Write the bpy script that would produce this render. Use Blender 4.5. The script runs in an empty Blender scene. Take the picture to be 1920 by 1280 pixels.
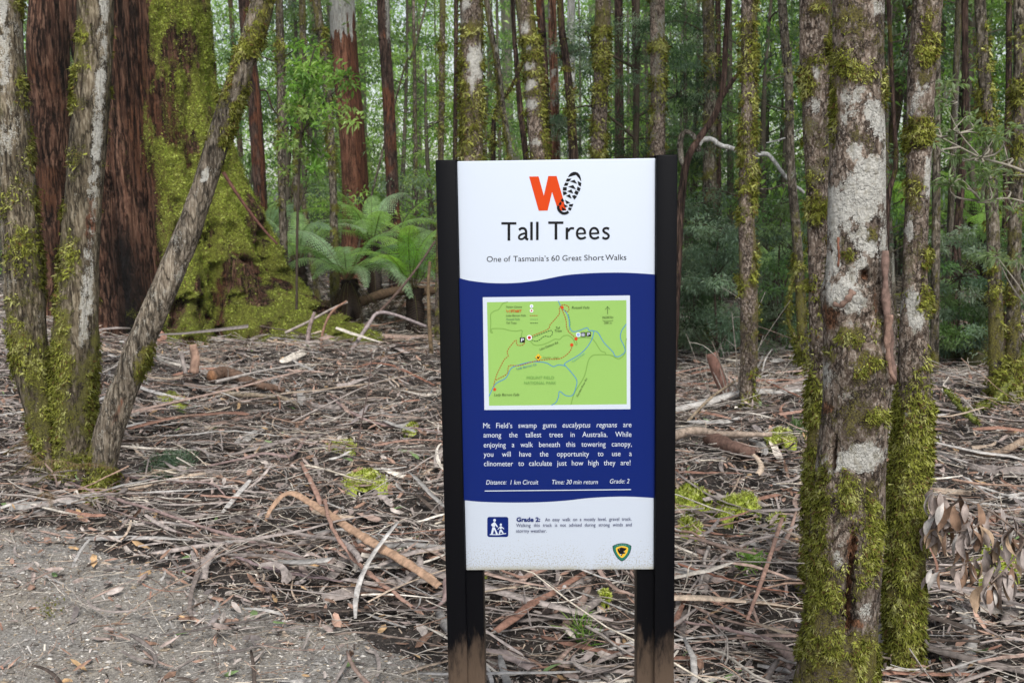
import bpy, math, random
import numpy as np
from mathutils import Matrix, Vector

# ------------------------------------------------------------------ camera, world, sun, exposure
scene = bpy.context.scene
col = scene.collection
FPX = 2000.0                                   # focal length in photo pixels (1920 wide)
PITCH, ROLL, EYE = 0.1453, -0.0153, 1.55
cam_d = bpy.data.cameras.new('camera')
cam = bpy.data.objects.new('camera', cam_d)
col.objects.link(cam)
CR = (Matrix.Rotation(math.pi / 2 - PITCH, 3, 'X') @ Matrix.Rotation(ROLL, 3, 'Z'))
cam.matrix_world = Matrix.Translation((0, 0, EYE)) @ CR.to_4x4()
cam_d.sensor_width = 23.5
cam_d.sensor_fit = 'HORIZONTAL'
cam_d.lens = 23.5 * FPX / 1920
cam_d.clip_start, cam_d.clip_end = 0.05, 600
cam_d.dof.use_dof = True
cam_d.dof.focus_distance = 2.6
cam_d.dof.aperture_fstop = 7.1
scene.camera = cam

world = bpy.data.worlds.new("World")
scene.world = world
world.use_nodes = True
nt = world.node_tree
for n in list(nt.nodes): nt.nodes.remove(n)
sky = nt.nodes.new('ShaderNodeTexSky')
sky.sky_type = 'NISHITA'
sky.sun_disc = False
SUN_EL, SUN_AZ = math.radians(48), math.radians(168)   # azimuth clockwise from +Y
sky.sun_elevation, sky.sun_rotation = SUN_EL, SUN_AZ
sky.air_density, sky.dust_density = 1.0, 1.0
hs = nt.nodes.new('ShaderNodeHueSaturation')
hs.inputs['Saturation'].default_value = 0.35
bg = nt.nodes.new('ShaderNodeBackground')
bg.inputs['Strength'].default_value = 0.075
wo = nt.nodes.new('ShaderNodeOutputWorld')
nt.links.new(sky.outputs[0], hs.inputs['Color'])
nt.links.new(hs.outputs[0], bg.inputs['Color'])
nt.links.new(bg.outputs[0], wo.inputs['Surface'])

sun_d = bpy.data.lights.new('sun', 'SUN')
sun_d.energy = 1.5
sun_d.angle = math.radians(22)
sun_d.color = (1.0, 0.975, 0.935)
sun = bpy.data.objects.new('sun', sun_d)
col.objects.link(sun)
sv = Vector((math.sin(SUN_AZ) * math.cos(SUN_EL), math.cos(SUN_AZ) * math.cos(SUN_EL), math.sin(SUN_EL)))
sun.rotation_euler = (-sv).to_track_quat('-Z', 'Y').to_euler()
sun.location = (0, 0, 20)

vs = scene.view_settings
scene.display_settings.display_device = 'sRGB'
vs.view_transform = 'Standard'
vs.look = 'None'
vs.exposure = 1.16
vs.gamma = 1.0
vs.use_curve_mapping = False
cy = scene.cycles
cy.max_bounces = 6
cy.diffuse_bounces = 3
cy.glossy_bounces = 2
cy.transmission_bounces = 3
cy.volume_bounces = 0
cy.transparent_max_bounces = 4
cy.use_denoising = True
cy.sample_clamp_indirect = 6

# ------------------------------------------------------------------ helpers
rng = np.random.default_rng(7)
RM = np.array(CR)

def ray(px, py):
    d = RM @ np.array([(px - 960) / FPX, -(py - 640) / FPX, -1.0])
    return d
def at(px, py, Y):
    d = ray(px, py)
    return np.array([0, 0, EYE]) + d * (Y / d[1])
def project(P):
    q = (np.atleast_2d(P) - np.array([0, 0, EYE])) @ RM
    return np.stack([960 + FPX * q[:, 0] / -q[:, 2], 640 - FPX * q[:, 1] / -q[:, 2]], 1)

def _hash(ix, iy, iz, s):
    h = (ix * 374761393 + iy * 668265263 + iz * 2147483647 + s * 974711) & 0xFFFFFFFF
    h = ((h ^ (h >> 13)) * 1274126177) & 0xFFFFFFFF
    h = ((h ^ (h >> 16)) * 2246822519) & 0xFFFFFFFF
    return ((h ^ (h >> 15)) & 0xFFFFFF) / float(0xFFFFFF)
def vnoise(P, s=0):
    P = np.asarray(P, float)
    i = np.floor(P).astype(np.int64); f = P - i
    f = f * f * (3 - 2 * f)
    r = 0
    for dx in (0, 1):
        wx = f[..., 0] if dx else 1 - f[..., 0]
        for dy in (0, 1):
            wy = f[..., 1] if dy else 1 - f[..., 1]
            for dz in (0, 1):
                wz = f[..., 2] if dz else 1 - f[..., 2]
                r = r + wx * wy * wz * _hash(i[..., 0] + dx, i[..., 1] + dy, i[..., 2] + dz, s)
    return r
def fbm(P, o=4, s=0, g=0.5):
    P = np.asarray(P, float); a, t, r = 1.0, 0.0, 0
    for k in range(o):
        r = r + a * vnoise(P * 2.03 ** k + 17.3 * k, s + k); t += a; a *= g
    return r / t                                # 0..1, mean .5
def ss(a, b, x):
    t = np.clip((np.asarray(x, float) - a) / (b - a), 0, 1)
    return t * t * (3 - 2 * t)

def gz(x, y):
    x = np.asarray(x, float); y = np.asarray(y, float)
    P = np.stack([x, y, 0 * x], -1)
    onpath = path_side(x, y)
    lump = (fbm(P * 0.9, 3, 5) - .5) * 0.24 + (fbm(P * 4.0, 3, 8) - .5) * 0.13
    far = ss(6, 14, y) * (fbm(P * 0.25, 2, 9) - .5) * 0.35
    mound = .22 * np.exp(-((x + 4.0) ** 2 + (y - 8.6) ** 2) / 2.5) + .16 * np.exp(-((x + 1.3) ** 2 + (y - 9.0) ** 2) / 1.2) + .12 * np.exp(-((x - 2.0) ** 2 + (y - 6.2) ** 2) / 1.5)
    return lump * ss(-0.1, 0.5, onpath) + mound + far + 0.02 * (fbm(P * 1.3, 2, 3) - .5)
_edge = None
def path_side(x, y):
    """metres on the litter side (+) or the gravel side (-) of the path's edge"""
    global _edge
    if _edge is None:
        pts = [(-500, 930), (0, 955), (110, 975), (230, 1015), (330, 1055), (430, 1088), (560, 1122), (700, 1160), (840, 1220), (1100, 1420), (1500, 1700)]
        e = []
        for px, py in pts:
            d = ray(px, py); t = -EYE / d[2]; e.append((d[0] * t, d[1] * t))
        _edge = np.array(e)
    x = np.asarray(x, float); y = np.asarray(y, float)
    yy = np.interp(x, _edge[:, 0], _edge[:, 1], left=_edge[0, 1], right=-3)
    return (y - yy) * 0.8
def gnd(px, py):
    d = ray(px, py); z = 0.0
    for _ in range(6):
        t = (z - EYE) / d[2]; p = np.array([0, 0, EYE]) + d * t
        z = float(gz(p[0], p[1]))
    p[2] = z
    return p

def mesh_obj(name, V, faces, mat, parent=None, smooth=True, cols=None, attrs=None):
    """V (n,3); faces: list of int arrays (m,k); cols (n,3); attrs {name: (n,)}"""
    me = bpy.data.meshes.new(name)
    V = np.ascontiguousarray(V, np.float32)
    faces = [np.asarray(f, np.int32) for f in faces if len(f)]
    me.vertices.add(len(V)); me.vertices.foreach_set('co', V.ravel())
    nl = sum(f.size for f in faces); npoly = sum(len(f) for f in faces)
    me.loops.add(nl); me.polygons.add(npoly)
    me.loops.foreach_set('vertex_index', np.concatenate([f.ravel() for f in faces]))
    tot = np.concatenate([np.full(len(f), f.shape[1], np.int32) for f in faces])
    st = np.concatenate([[0], np.cumsum(tot)[:-1]]).astype(np.int32)
    me.polygons.foreach_set('loop_start', st)
    try: me.polygons.foreach_set('loop_total', tot)
    except Exception: pass
    me.polygons.foreach_set('use_smooth', np.full(npoly, smooth, bool))
    if cols is not None:
        a = me.attributes.new('tint', 'FLOAT_COLOR', 'POINT')
        c = np.ones((len(V), 4), np.float32); c[:, :3] = cols
        a.data.foreach_set('color', c.ravel())
    for k, v in (attrs or {}).items():
        a = me.attributes.new(k, 'FLOAT', 'POINT'); a.data.foreach_set('value', np.ascontiguousarray(v, np.float32))
    me.update(calc_edges=True); me.validate()
    if mat: me.materials.append(mat)
    o = bpy.data.objects.new(name, me); col.objects.link(o)
    if parent: o.parent = parent
    return o
def tag(o, label=None, cat=None, group=None, kind=None):
    if label: o['label'] = label
    if cat: o['category'] = cat
    if group: o['group'] = group
    if kind: o['kind'] = kind
    return o
def empty(name, loc, label=None, cat=None, group=None):
    o = bpy.data.objects.new(name, None); col.objects.link(o)
    o.location = [float(v) for v in loc]; o.empty_display_size = .1
    return tag(o, label, cat, group)
def copy_tree(o, parent=None):
    c = o.copy(); col.objects.link(c)
    if parent: c.parent = parent
    for ch in [q for q in o.children]: copy_tree(ch, c)
    return c
class Acc:
    def __init__(s): s.V, s.F3, s.F4, s.C, s.n = [], [], [], [], 0
    def add(s, V, F, c):
        V = np.asarray(V, float).reshape(-1, 3); F = np.asarray(F, int)
        (s.F3 if F.shape[-1] == 3 else s.F4).append(F.reshape(-1, F.shape[-1]) + s.n)
        s.V.append(V); c = np.asarray(c, float)
        s.C.append(np.broadcast_to(c, (len(V), 3)) if c.ndim == 1 else c.reshape(-1, 3)); s.n += len(V)
    def build(s, name, mat, parent=None, smooth=True, origin=None):
        V = np.concatenate(s.V)
        if origin is not None: V = V - origin
        fs = []
        if s.F3: fs.append(np.concatenate(s.F3))
        if s.F4: fs.append(np.concatenate(s.F4))
        return mesh_obj(name, V, fs, mat, parent, smooth, np.concatenate(s.C))

def unit(v): return v / np.maximum(np.linalg.norm(v, axis=-1, keepdims=True), 1e-9)
def catmull(P, n):
    P = np.asarray(P, float); m = len(P)
    Q = np.vstack([2 * P[0] - P[1], P, 2 * P[-1] - P[-2]])
    d = np.concatenate([[0], np.cumsum(np.linalg.norm(np.diff(P[:, :3], axis=0), axis=1))])
    s = np.interp(np.linspace(0, d[-1], n), d, np.arange(m)); i = np.minimum(s.astype(int), m - 2); f = (s - i)[:, None]
    a, b, c, e = Q[i], Q[i + 1], Q[i + 2], Q[i + 3]
    return .5 * (2 * b + (c - a) * f + (2 * a - 5 * b + 4 * c - e) * f ** 2 + (3 * b - a - 3 * c + e) * f ** 3)
def tube(path, rad, segs=8, closed_ends=True):
    path = np.asarray(path, float); n = len(path)
    rad = np.broadcast_to(np.asarray(rad, float), (n,))
    T = unit(np.gradient(path, axis=0))
    ref = np.array([0, 1, 0]) if abs(T[:, 1]).mean() < .8 else np.array([1, 0, 0])
    A = unit(np.cross(np.broadcast_to(ref, T.shape), T)); B = np.cross(T, A)
    th = np.linspace(0, 2 * np.pi, segs, endpoint=False)
    V = path[:, None] + rad[:, None, None] * (np.cos(th)[None, :, None] * A[:, None] + np.sin(th)[None, :, None] * B[:, None])
    i = np.arange(n - 1)[:, None] * segs; j = np.arange(segs)[None]; k = (j + 1) % segs
    F = np.stack([i + j, i + k, i + segs + k, i + segs + j], -1).reshape(-1, 4)
    return V.reshape(-1, 3), F, (T, A, B, th)

# ------------------------------------------------------------------ materials
def node_mat(name):
    m = bpy.data.materials.new(name); m.use_nodes = True
    t = m.node_tree; b = t.nodes['Principled BSDF']
    return m, t, b
def N(t, kind, **kw):
    n = t.nodes.new(kind)
    for k, v in kw.items():
        if k in n.inputs: n.inputs[k].default_value = v
        else: setattr(n, k, v)
    return n
def mixc(t, fac, a, b, mode='MIX'):
    n = t.nodes.new('ShaderNodeMix'); n.data_type = 'RGBA'; n.blend_type = mode
    for sock, v in ((n.inputs[0], fac), (n.inputs[6], a), (n.inputs[7], b)):
        if hasattr(v, 'links'): t.links.new(v, sock)
        elif sock.type == 'RGBA': sock.default_value = (*v, 1)
        else: sock.default_value = v
    return n.outputs[2]
def attr(t, name):
    n = t.nodes.new('ShaderNodeAttribute'); n.attribute_name = name
    return n
def math_(t, op, a, b=0.0, c=None):
    n = t.nodes.new('ShaderNodeMath'); n.operation = op
    for s, v in zip(n.inputs, (a, b, c)):
        if v is None: continue
        if hasattr(v, 'links'): t.links.new(v, s)
        else: s.default_value = v
    return n.outputs[0]
def mrange(t, v, a, b, lo=0., hi=1.):
    n = t.nodes.new('ShaderNodeMapRange'); n.interpolation_type = 'SMOOTHSTEP'
    t.links.new(v, n.inputs[0])
    for k, x in zip((1, 2, 3, 4), (a, b, lo, hi)): n.inputs[k].default_value = x
    return n.outputs[0]
def noise(t, scale, stretch=(1, 1, 1), detail=5, rough=.6):
    tc = t.nodes.new('ShaderNodeTexCoord'); mp = t.nodes.new('ShaderNodeMapping'); mp.inputs['Scale'].default_value = stretch
    n = t.nodes.new('ShaderNodeTexNoise'); n.inputs['Scale'].default_value = scale; n.inputs['Detail'].default_value = detail
    n.inputs['Roughness'].default_value = rough
    t.links.new(tc.outputs['Object'], mp.inputs[0]); t.links.new(mp.outputs[0], n.inputs['Vector'])
    return n.outputs[0]
def bump(t, b, h, strength, dist):
    n = t.nodes.new('ShaderNodeBump'); n.inputs['Strength'].default_value = strength; n.inputs['Distance'].default_value = dist
    t.links.new(h, n.inputs['Height']); t.links.new(n.outputs[0], b.inputs['Normal'])

def bark_mat(name, dark, mid, light, stretch, sc, moss=(.30, .27, .05), moss2=(.07, .065, .014), lich=(.66, .64, .58), red=(.2, .08, .045), bs=.8, bd=.02, hstretch=(1, 1, 3.0), crack=.3):
    m, t, b = node_mat(name)
    n1 = noise(t, sc, stretch, 6, .68); n2 = noise(t, sc * 4, stretch, 5, .7); n3 = noise(t, sc * 8, (1, 1, 1), 5, .7); n4 = noise(t, sc * 1.7, (1, 1, .6), 5, .65)
    n5 = noise(t, sc * 2.6, hstretch, 6, .62); n6 = noise(t, sc * .9, (stretch[0], stretch[1], stretch[2] * 1.4), 5, .6)
    c = mixc(t, mrange(t, n1, .36, .6), dark, mid)
    c = mixc(t, mrange(t, n2, .46, .66), c, light)
    cr = mrange(t, math_(t, 'ABSOLUTE', math_(t, 'SUBTRACT', n6, .5)), .0, .045, crack, 1.0)
    def mul(c, f):
        cc = t.nodes.new('ShaderNodeCombineColor'); [t.links.new(f, cc.inputs[k]) for k in range(3)]
        return mixc(t, 1.0, c, cc.outputs[0], 'MULTIPLY')
    c = mul(c, cr)
    c = mul(c, mrange(t, noise(t, sc * .22, (1, 1, .5), 3, .55), .35, .65, .62, 1.3))
    ch = attr(t, 'dark_hollow').outputs['Fac']
    c = mixc(t, mrange(t, math_(t, 'ADD', ch, math_(t, 'MULTIPLY_ADD', n2, 1.0, -.5)), .3, .75), c, (.012, .009, .008))
    r = attr(t, 'red').outputs['Fac']
    rr = mrange(t, math_(t, 'ADD', r, math_(t, 'MULTIPLY_ADD', n2, .8, -.4)), .35, .6)
    c = mixc(t, rr, c, mul(mixc(t, mrange(t, n2, .35, .65), tuple(.3 * v for v in red), red), cr))
    jit = math_(t, 'ADD', math_(t, 'MULTIPLY_ADD', n3, 1.5, -.75), math_(t, 'MULTIPLY_ADD', n4, 1.7, -.85))
    l = attr(t, 'lichen').outputs['Fac']
    lf = mrange(t, math_(t, 'ADD', l, math_(t, 'MULTIPLY', jit, .9)), .42, .6)
    lc = mixc(t, mrange(t, n5, .4, .6), tuple(.72 * v for v in lich), lich)
    lc = mixc(t, math_(t, 'MULTIPLY', mrange(t, n4, .5, .66), .6), lc, (.3, .27, .2))
    lc = mixc(t, mrange(t, n5, .37, .33), lc, mid)
    c = mixc(t, math_(t, 'MULTIPLY', lf, .93), c, lc)
    mo = attr(t, 'moss').outputs['Fac']
    mf = mrange(t, math_(t, 'ADD', mo, jit), .4, .72)
    mc = mixc(t, mrange(t, n3, .35, .62), moss2, moss)
    mc = mixc(t, math_(t, 'MULTIPLY', mrange(t, n4, .42, .62), .55), mc, tuple(.5 * (x + y) for x, y in zip(moss2, mid)))
    c = mixc(t, math_(t, 'MULTIPLY', mf, .92), c, mc)
    t.links.new(c, b.inputs['Base Color'])
    b.inputs['Roughness'].default_value = .9
    b.inputs['Specular IOR Level'].default_value = .2
    h = math_(t, 'ADD', n1, math_(t, 'MULTIPLY', n2, .6))
    h = math_(t, 'ADD', h, math_(t, 'MULTIPLY', cr, .35))
    h = math_(t, 'ADD', h, math_(t, 'MULTIPLY', math_(t, 'MULTIPLY', n3, mf), 1.2))
    bump(t, b, h, bs, bd)
    return m
def tint_mat(name, rough=.8, var=.25, sc=30, spec=.25, trans=0.0, tmul=(1, 1, 1), bs=0, stretch=(1, 1, 1)):
    """takes each piece's own colour from its 'tint' attribute"""
    m, t, b = node_mat(name)
    a = attr(t, 'tint').outputs['Color']
    c = a
    if var:
        n = noise(t, sc, stretch, 4, .65)
        f = mrange(t, n, .25, .75, 1 - var, 1 + var)
        cc = t.nodes.new('ShaderNodeCombineColor'); [t.links.new(f, cc.inputs[i]) for i in range(3)]
        c = mixc(t, 1.0, a, cc.outputs[0], 'MULTIPLY')
        if bs: bump(t, b, n, bs, .004)
    t.links.new(c, b.inputs['Base Color'])
    b.inputs['Roughness'].default_value = rough
    b.inputs['Specular IOR Level'].default_value = spec
    if trans:
        tr = t.nodes.new('ShaderNodeBsdfTranslucent'); mx = t.nodes.new('ShaderNodeMixShader'); mx.inputs[0].default_value = trans
        t.links.new(mixc(t, 1.0, c, tmul, 'MULTIPLY'), tr.inputs[0])
        t.links.new(b.outputs[0], mx.inputs[1]); t.links.new(tr.outputs[0], mx.inputs[2])
        t.links.new(mx.outputs[0], t.nodes['Material Output'].inputs['Surface'])
    return m

BARK = dict(
    wattle=bark_mat('bark_grey_brown', (.07, .055, .04), (.23, .185, .135), (.43, .37, .29), (1, 1, .16), 22, moss=(.33, .3, .05), moss2=(.1, .1, .02)),
    stem=bark_mat('bark_olive_brown', (.05, .038, .026), (.165, .13, .085), (.33, .28, .2), (1, 1, .16), 22, moss=(.3, .29, .06), moss2=(.1, .1, .025)),
    lichen=bark_mat('bark_lichen_brown', (.08, .056, .042), (.22, .165, .125), (.43, .36, .3), (1, 1, .5), 26, red=(.3, .15, .085)),
    stringy=bark_mat('bark_stringy_red', (.06, .025, .014), (.24, .1, .06), (.42, .23, .15), (1, 1, .05), 26, lich=(.5, .5, .47), bd=.05, hstretch=(1, 1, .1)),
    gum=bark_mat('bark_giant_gum', (.028, .014, .009), (.135, .065, .042), (.32, .18, .12), (1, 1, .08), 12, moss=(.52, .56, .09), moss2=(.15, .18, .03), red=(.2, .088, .048), bd=.08, bs=1.0, crack=.2),
    dark=bark_mat('bark_dark_brown', (.018, .012, .01), (.075, .045, .035), (.17, .11, .085), (1, 1, .08), 24, moss=(.24, .22, .035), lich=(.4, .4, .37)),
    pole=bark_mat('bark_mossy_pole', (.045, .037, .026), (.16, .13, .095), (.32, .28, .23), (1, 1, .3), 18, lich=(.5, .5, .45)),
    pale=bark_mat('bark_pale_gum', (.25, .24, .22), (.48, .47, .45), (.6, .59, .57), (1, 1, .12), 12, lich=(.62, .62, .6), crack=.7),
)
M_MOSS = tint_mat('moss_tufts', .95, .3, 60, .05, .1, (1.2, 1.2, .6))
M_LEAF = tint_mat('leaf_green', .5, .2, 8, .35, .5, (1.35, 1.4, .7))
M_LITTER = tint_mat('bark_litter', .8, .4, 40, .25, 0, bs=.4, stretch=(1, 1, .5))
M_WOOD = tint_mat('dead_wood', .85, .45, 45, .2, 0, bs=.5)
M_PRINT = tint_mat('sign_print', .4, .0, 1, .2)
# ------------------------------------------------------------------ ground and path
def soil_mat():
    m, t, b = node_mat('forest_soil')
    n1 = noise(t, 3, (1, 1, 1), 8, .7); n2 = noise(t, 60, (1, 1, 1), 6, .75); n3 = noise(t, 180, (1, 1, 1), 3, .6)
    c = mixc(t, mrange(t, n1, .35, .65), (.018, .014, .011), (.055, .043, .036))
    c = mixc(t, mrange(t, n2, .5, .68), c, (.2, .155, .13))
    c = mixc(t, mrange(t, n3, .68, .76), c, (.4, .35, .3))
    t.links.new(c, b.inputs['Base Color']); b.inputs['Roughness'].default_value = .95
    bump(t, b, math_(t, 'ADD', n2, n3), .8, .012)
    return m
def gravel_mat():
    m, t, b = node_mat('path_gravel')
    n1 = noise(t, 2.2, (1, 1, 1), 6, .65); n2 = noise(t, 90, (1, 1, 1), 5, .75); n3 = noise(t, 260, (1, 1, 1), 2, .5)
    c = mixc(t, mrange(t, n1, .38, .62), (.38, .36, .33), (.46, .41, .34))
    c = mixc(t, mrange(t, n2, .38, .62), (.19, .17, .15), c)
    c = mixc(t, mrange(t, n3, .62, .72), c, (.5, .46, .4))
    t.links.new(c, b.inputs['Base Color']); b.inputs['Roughness'].default_value = .95
    bump(t, b, math_(t, 'ADD', n2, math_(t, 'MULTIPLY', n3, .6)), .9, .008)
    return m
def sheet(name, xs, ys, zf, mat, mask=None):
    X, Y = np.meshgrid(xs, ys); Z = zf(X, Y)
    V = np.stack([X, Y, Z], -1).reshape(-1, 3); nx, ny = len(xs), len(ys)
    i, j = np.meshgrid(np.arange(nx - 1), np.arange(ny - 1)); a = (j * nx + i).ravel()
    F = np.stack([a, a + 1, a + nx + 1, a + nx], -1)
    if mask is not None:
        mk = mask(X, Y).ravel()
        F = F[mk[F].any(1)]
        u, inv = np.unique(F, return_inverse=True); V = V[u]; F = inv.reshape(F.shape)
    return mesh_obj(name, V, [F], mat)
xs = np.concatenate([-np.geomspace(200, 7, 30), np.linspace(-6.8, 6.8, 260), np.geomspace(7, 200, 30)])
ys = np.concatenate([np.linspace(-60, 1.2, 20), np.linspace(1.4, 15, 260), np.geomspace(15.3, 260, 50)])
tag(sheet('forest_floor', xs, ys, gz, soil_mat()), kind='structure')
def pathz(X, Y):
    s = path_side(X, Y) + (fbm(np.stack([X * 2.5, Y * 2.5, 0 * X], -1), 3, 31) - .5) * .5
    return gz(X, Y) + .006 - ss(-.15, .12, s) * .03
tag(sheet('gravel_path', np.linspace(-9, 3, 240), np.linspace(-3, 5.4, 200), pathz, gravel_mat(), lambda X, Y: path_side(X, Y) < .2), kind='structure')

# ------------------------------------------------------------------ the sign
PC = np.array([.0938, 2.1693, 1.1703]); YAW = -.0306; PW, PH, POSTW = .4, .8577, .0415
UX = np.array([math.cos(YAW), math.sin(YAW), 0]); UN = np.array([math.sin(YAW), -math.cos(YAW), 0]); UZ = np.array([0, 0, 1.])
sign = empty('information_sign', (PC[0], PC[1], 0), 'tall white and blue walking track sign with a green map between two black posts', 'sign')
sign.rotation_euler = (0, 0, YAW)
# sign space: x right, y into the picture (front is -y), z up
def spx(pts, lay=0.0):
    """photo pixel -> the point on the panel's front face it shows (exact ray/plane), in sign space"""
    out = []
    for px, py in pts:
        d = ray(px, py); o = np.array([0, 0, EYE])
        t = np.dot(PC - o, UN) / np.dot(d, UN); p = o + d * t
        r = p - np.array([PC[0], PC[1], 0])
        out.append((float(np.dot(r, UX)), -lay, float(r[2])))
    return out
def box_bm(bm, x0, x1, y0, y1, z0, z1):
    import bmesh
    vs_ = [bm.verts.new(p) for p in ((x0, y0, z0), (x1, y0, z0), (x1, y1, z0), (x0, y1, z0), (x0, y0, z1), (x1, y0, z1), (x1, y1, z1), (x0, y1, z1))]
    for f in ((0, 3, 2, 1), (4, 5, 6, 7), (0, 1, 5, 4), (1, 2, 6, 5), (2, 3, 7, 6), (3, 0, 4, 7)): bm.faces.new([vs_[i] for i in f])
def bm_obj(name, bm, mat, parent, bev=0.0, seg=3):
    import bmesh
    if bev: bmesh.ops.bevel(bm, geom=list(bm.edges), offset=bev, segments=seg, affect='EDGES', profile=.5)
    bmesh.ops.recalc_face_normals(bm, faces=bm.faces)
    me = bpy.data.meshes.new(name); bm.to_mesh(me); bm.free()
    for p in me.polygons: p.use_smooth = True
    me.materials.append(mat)
    try: me.set_sharp_from_angle(angle=math.radians(50))
    except Exception: pass
    o = bpy.data.objects.new(name, me); col.objects.link(o); o.parent = parent
    return o
def post_mat():
    m, t, b = node_mat('black_painted_post')
    tc = t.nodes.new('ShaderNodeTexCoord'); sp = t.nodes.new('ShaderNodeSeparateXYZ'); t.links.new(tc.outputs['Object'], sp.inputs[0])
    n = noise(t, 30, (1, 1, .25), 6, .7); n2 = noise(t, 240, (1, 1, .6), 3, .6)
    w = mrange(t, math_(t, 'ADD', sp.outputs[2], math_(t, 'MULTIPLY_ADD', n, .34, -.17)), .6, .5)
    c = mixc(t, mrange(t, n2, .7, .78), (.0028, .0028, .004), (.05, .045, .04))
    wood = mixc(t, n, (.03, .02, .014), (.2, .14, .1))
    t.links.new(mixc(t, math_(t, 'MULTIPLY', w, .9), c, wood), b.inputs['Base Color'])
    b.inputs['Roughness'].default_value = .45; b.inputs['Specular IOR Level'].default_value = .1
    bump(t, b, n2, .15, .001)
    return m
def panel_mat():
    m, t, b = node_mat('sign_panel_white')
    tc = t.nodes.new('ShaderNodeTexCoord'); sp = t.nodes.new('ShaderNodeSeparateXYZ'); t.links.new(tc.outputs['Object'], sp.inputs[0])
    n = noise(t, 12, (1, 1, .5), 5, .65); n2 = noise(t, 330, (1, 1, 1), 3, .6)
    low = mrange(t, sp.outputs[2], .87, .745)
    d = math_(t, 'MULTIPLY', mrange(t, math_(t, 'MULTIPLY_ADD', low, .2, n2), .7, .8), mrange(t, math_(t, 'MULTIPLY_ADD', low, .25, n), .5, .7))
    c = mixc(t, math_(t, 'MULTIPLY', d, .55), (.585, .64, .73), (.3, .26, .16))
    edge = mrange(t, sp.outputs[2], .7555, .7425)
    c = mixc(t, math_(t, 'MULTIPLY', edge, mrange(t, n, .3, .6, .2, .8)), c, (.4, .37, .26))
    t.links.new(c, b.inputs['Base Color']); b.inputs['Roughness'].default_value = .4; b.inputs['Specular IOR Level'].default_value = .35
    return m
import bmesh
z0, z1 = PC[2] - PH / 2, PC[2] + PH / 2
bm = bmesh.new(); box_bm(bm, -PW / 2 + .001, PW / 2 - .001, 0, .006, z0, z1)
panel = bm_obj('panel', bm, panel_mat(), sign, .0022)
PM = post_mat()
for s in (-1, 1):
    bm = bmesh.new()
    xo, xi, xr = s * (PW / 2 + POSTW), s * (PW / 2), s * (PW / 2 - .036)
    zt = z1 + (.003 if s < 0 else .006)
    pf = [(xi, -.012), (xo, -.012), (xo, .072), (xr, .072), (xr, .0075), (xi, .0075)]
    lo = [bm.verts.new((x, y, -.25)) for x, y in pf]
    hi = [bm.verts.new((x, y, zt - (.014 if k in (3, 4) else .0))) for k, (x, y) in enumerate(pf)]
    for k in range(6): bm.faces.new((lo[k], lo[(k + 1) % 6], hi[(k + 1) % 6], hi[k]))
    bm.faces.new(hi); bm.faces.new(lo[::-1])
    bm_obj('post', bm, PM, sign, .0025, 2)

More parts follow.
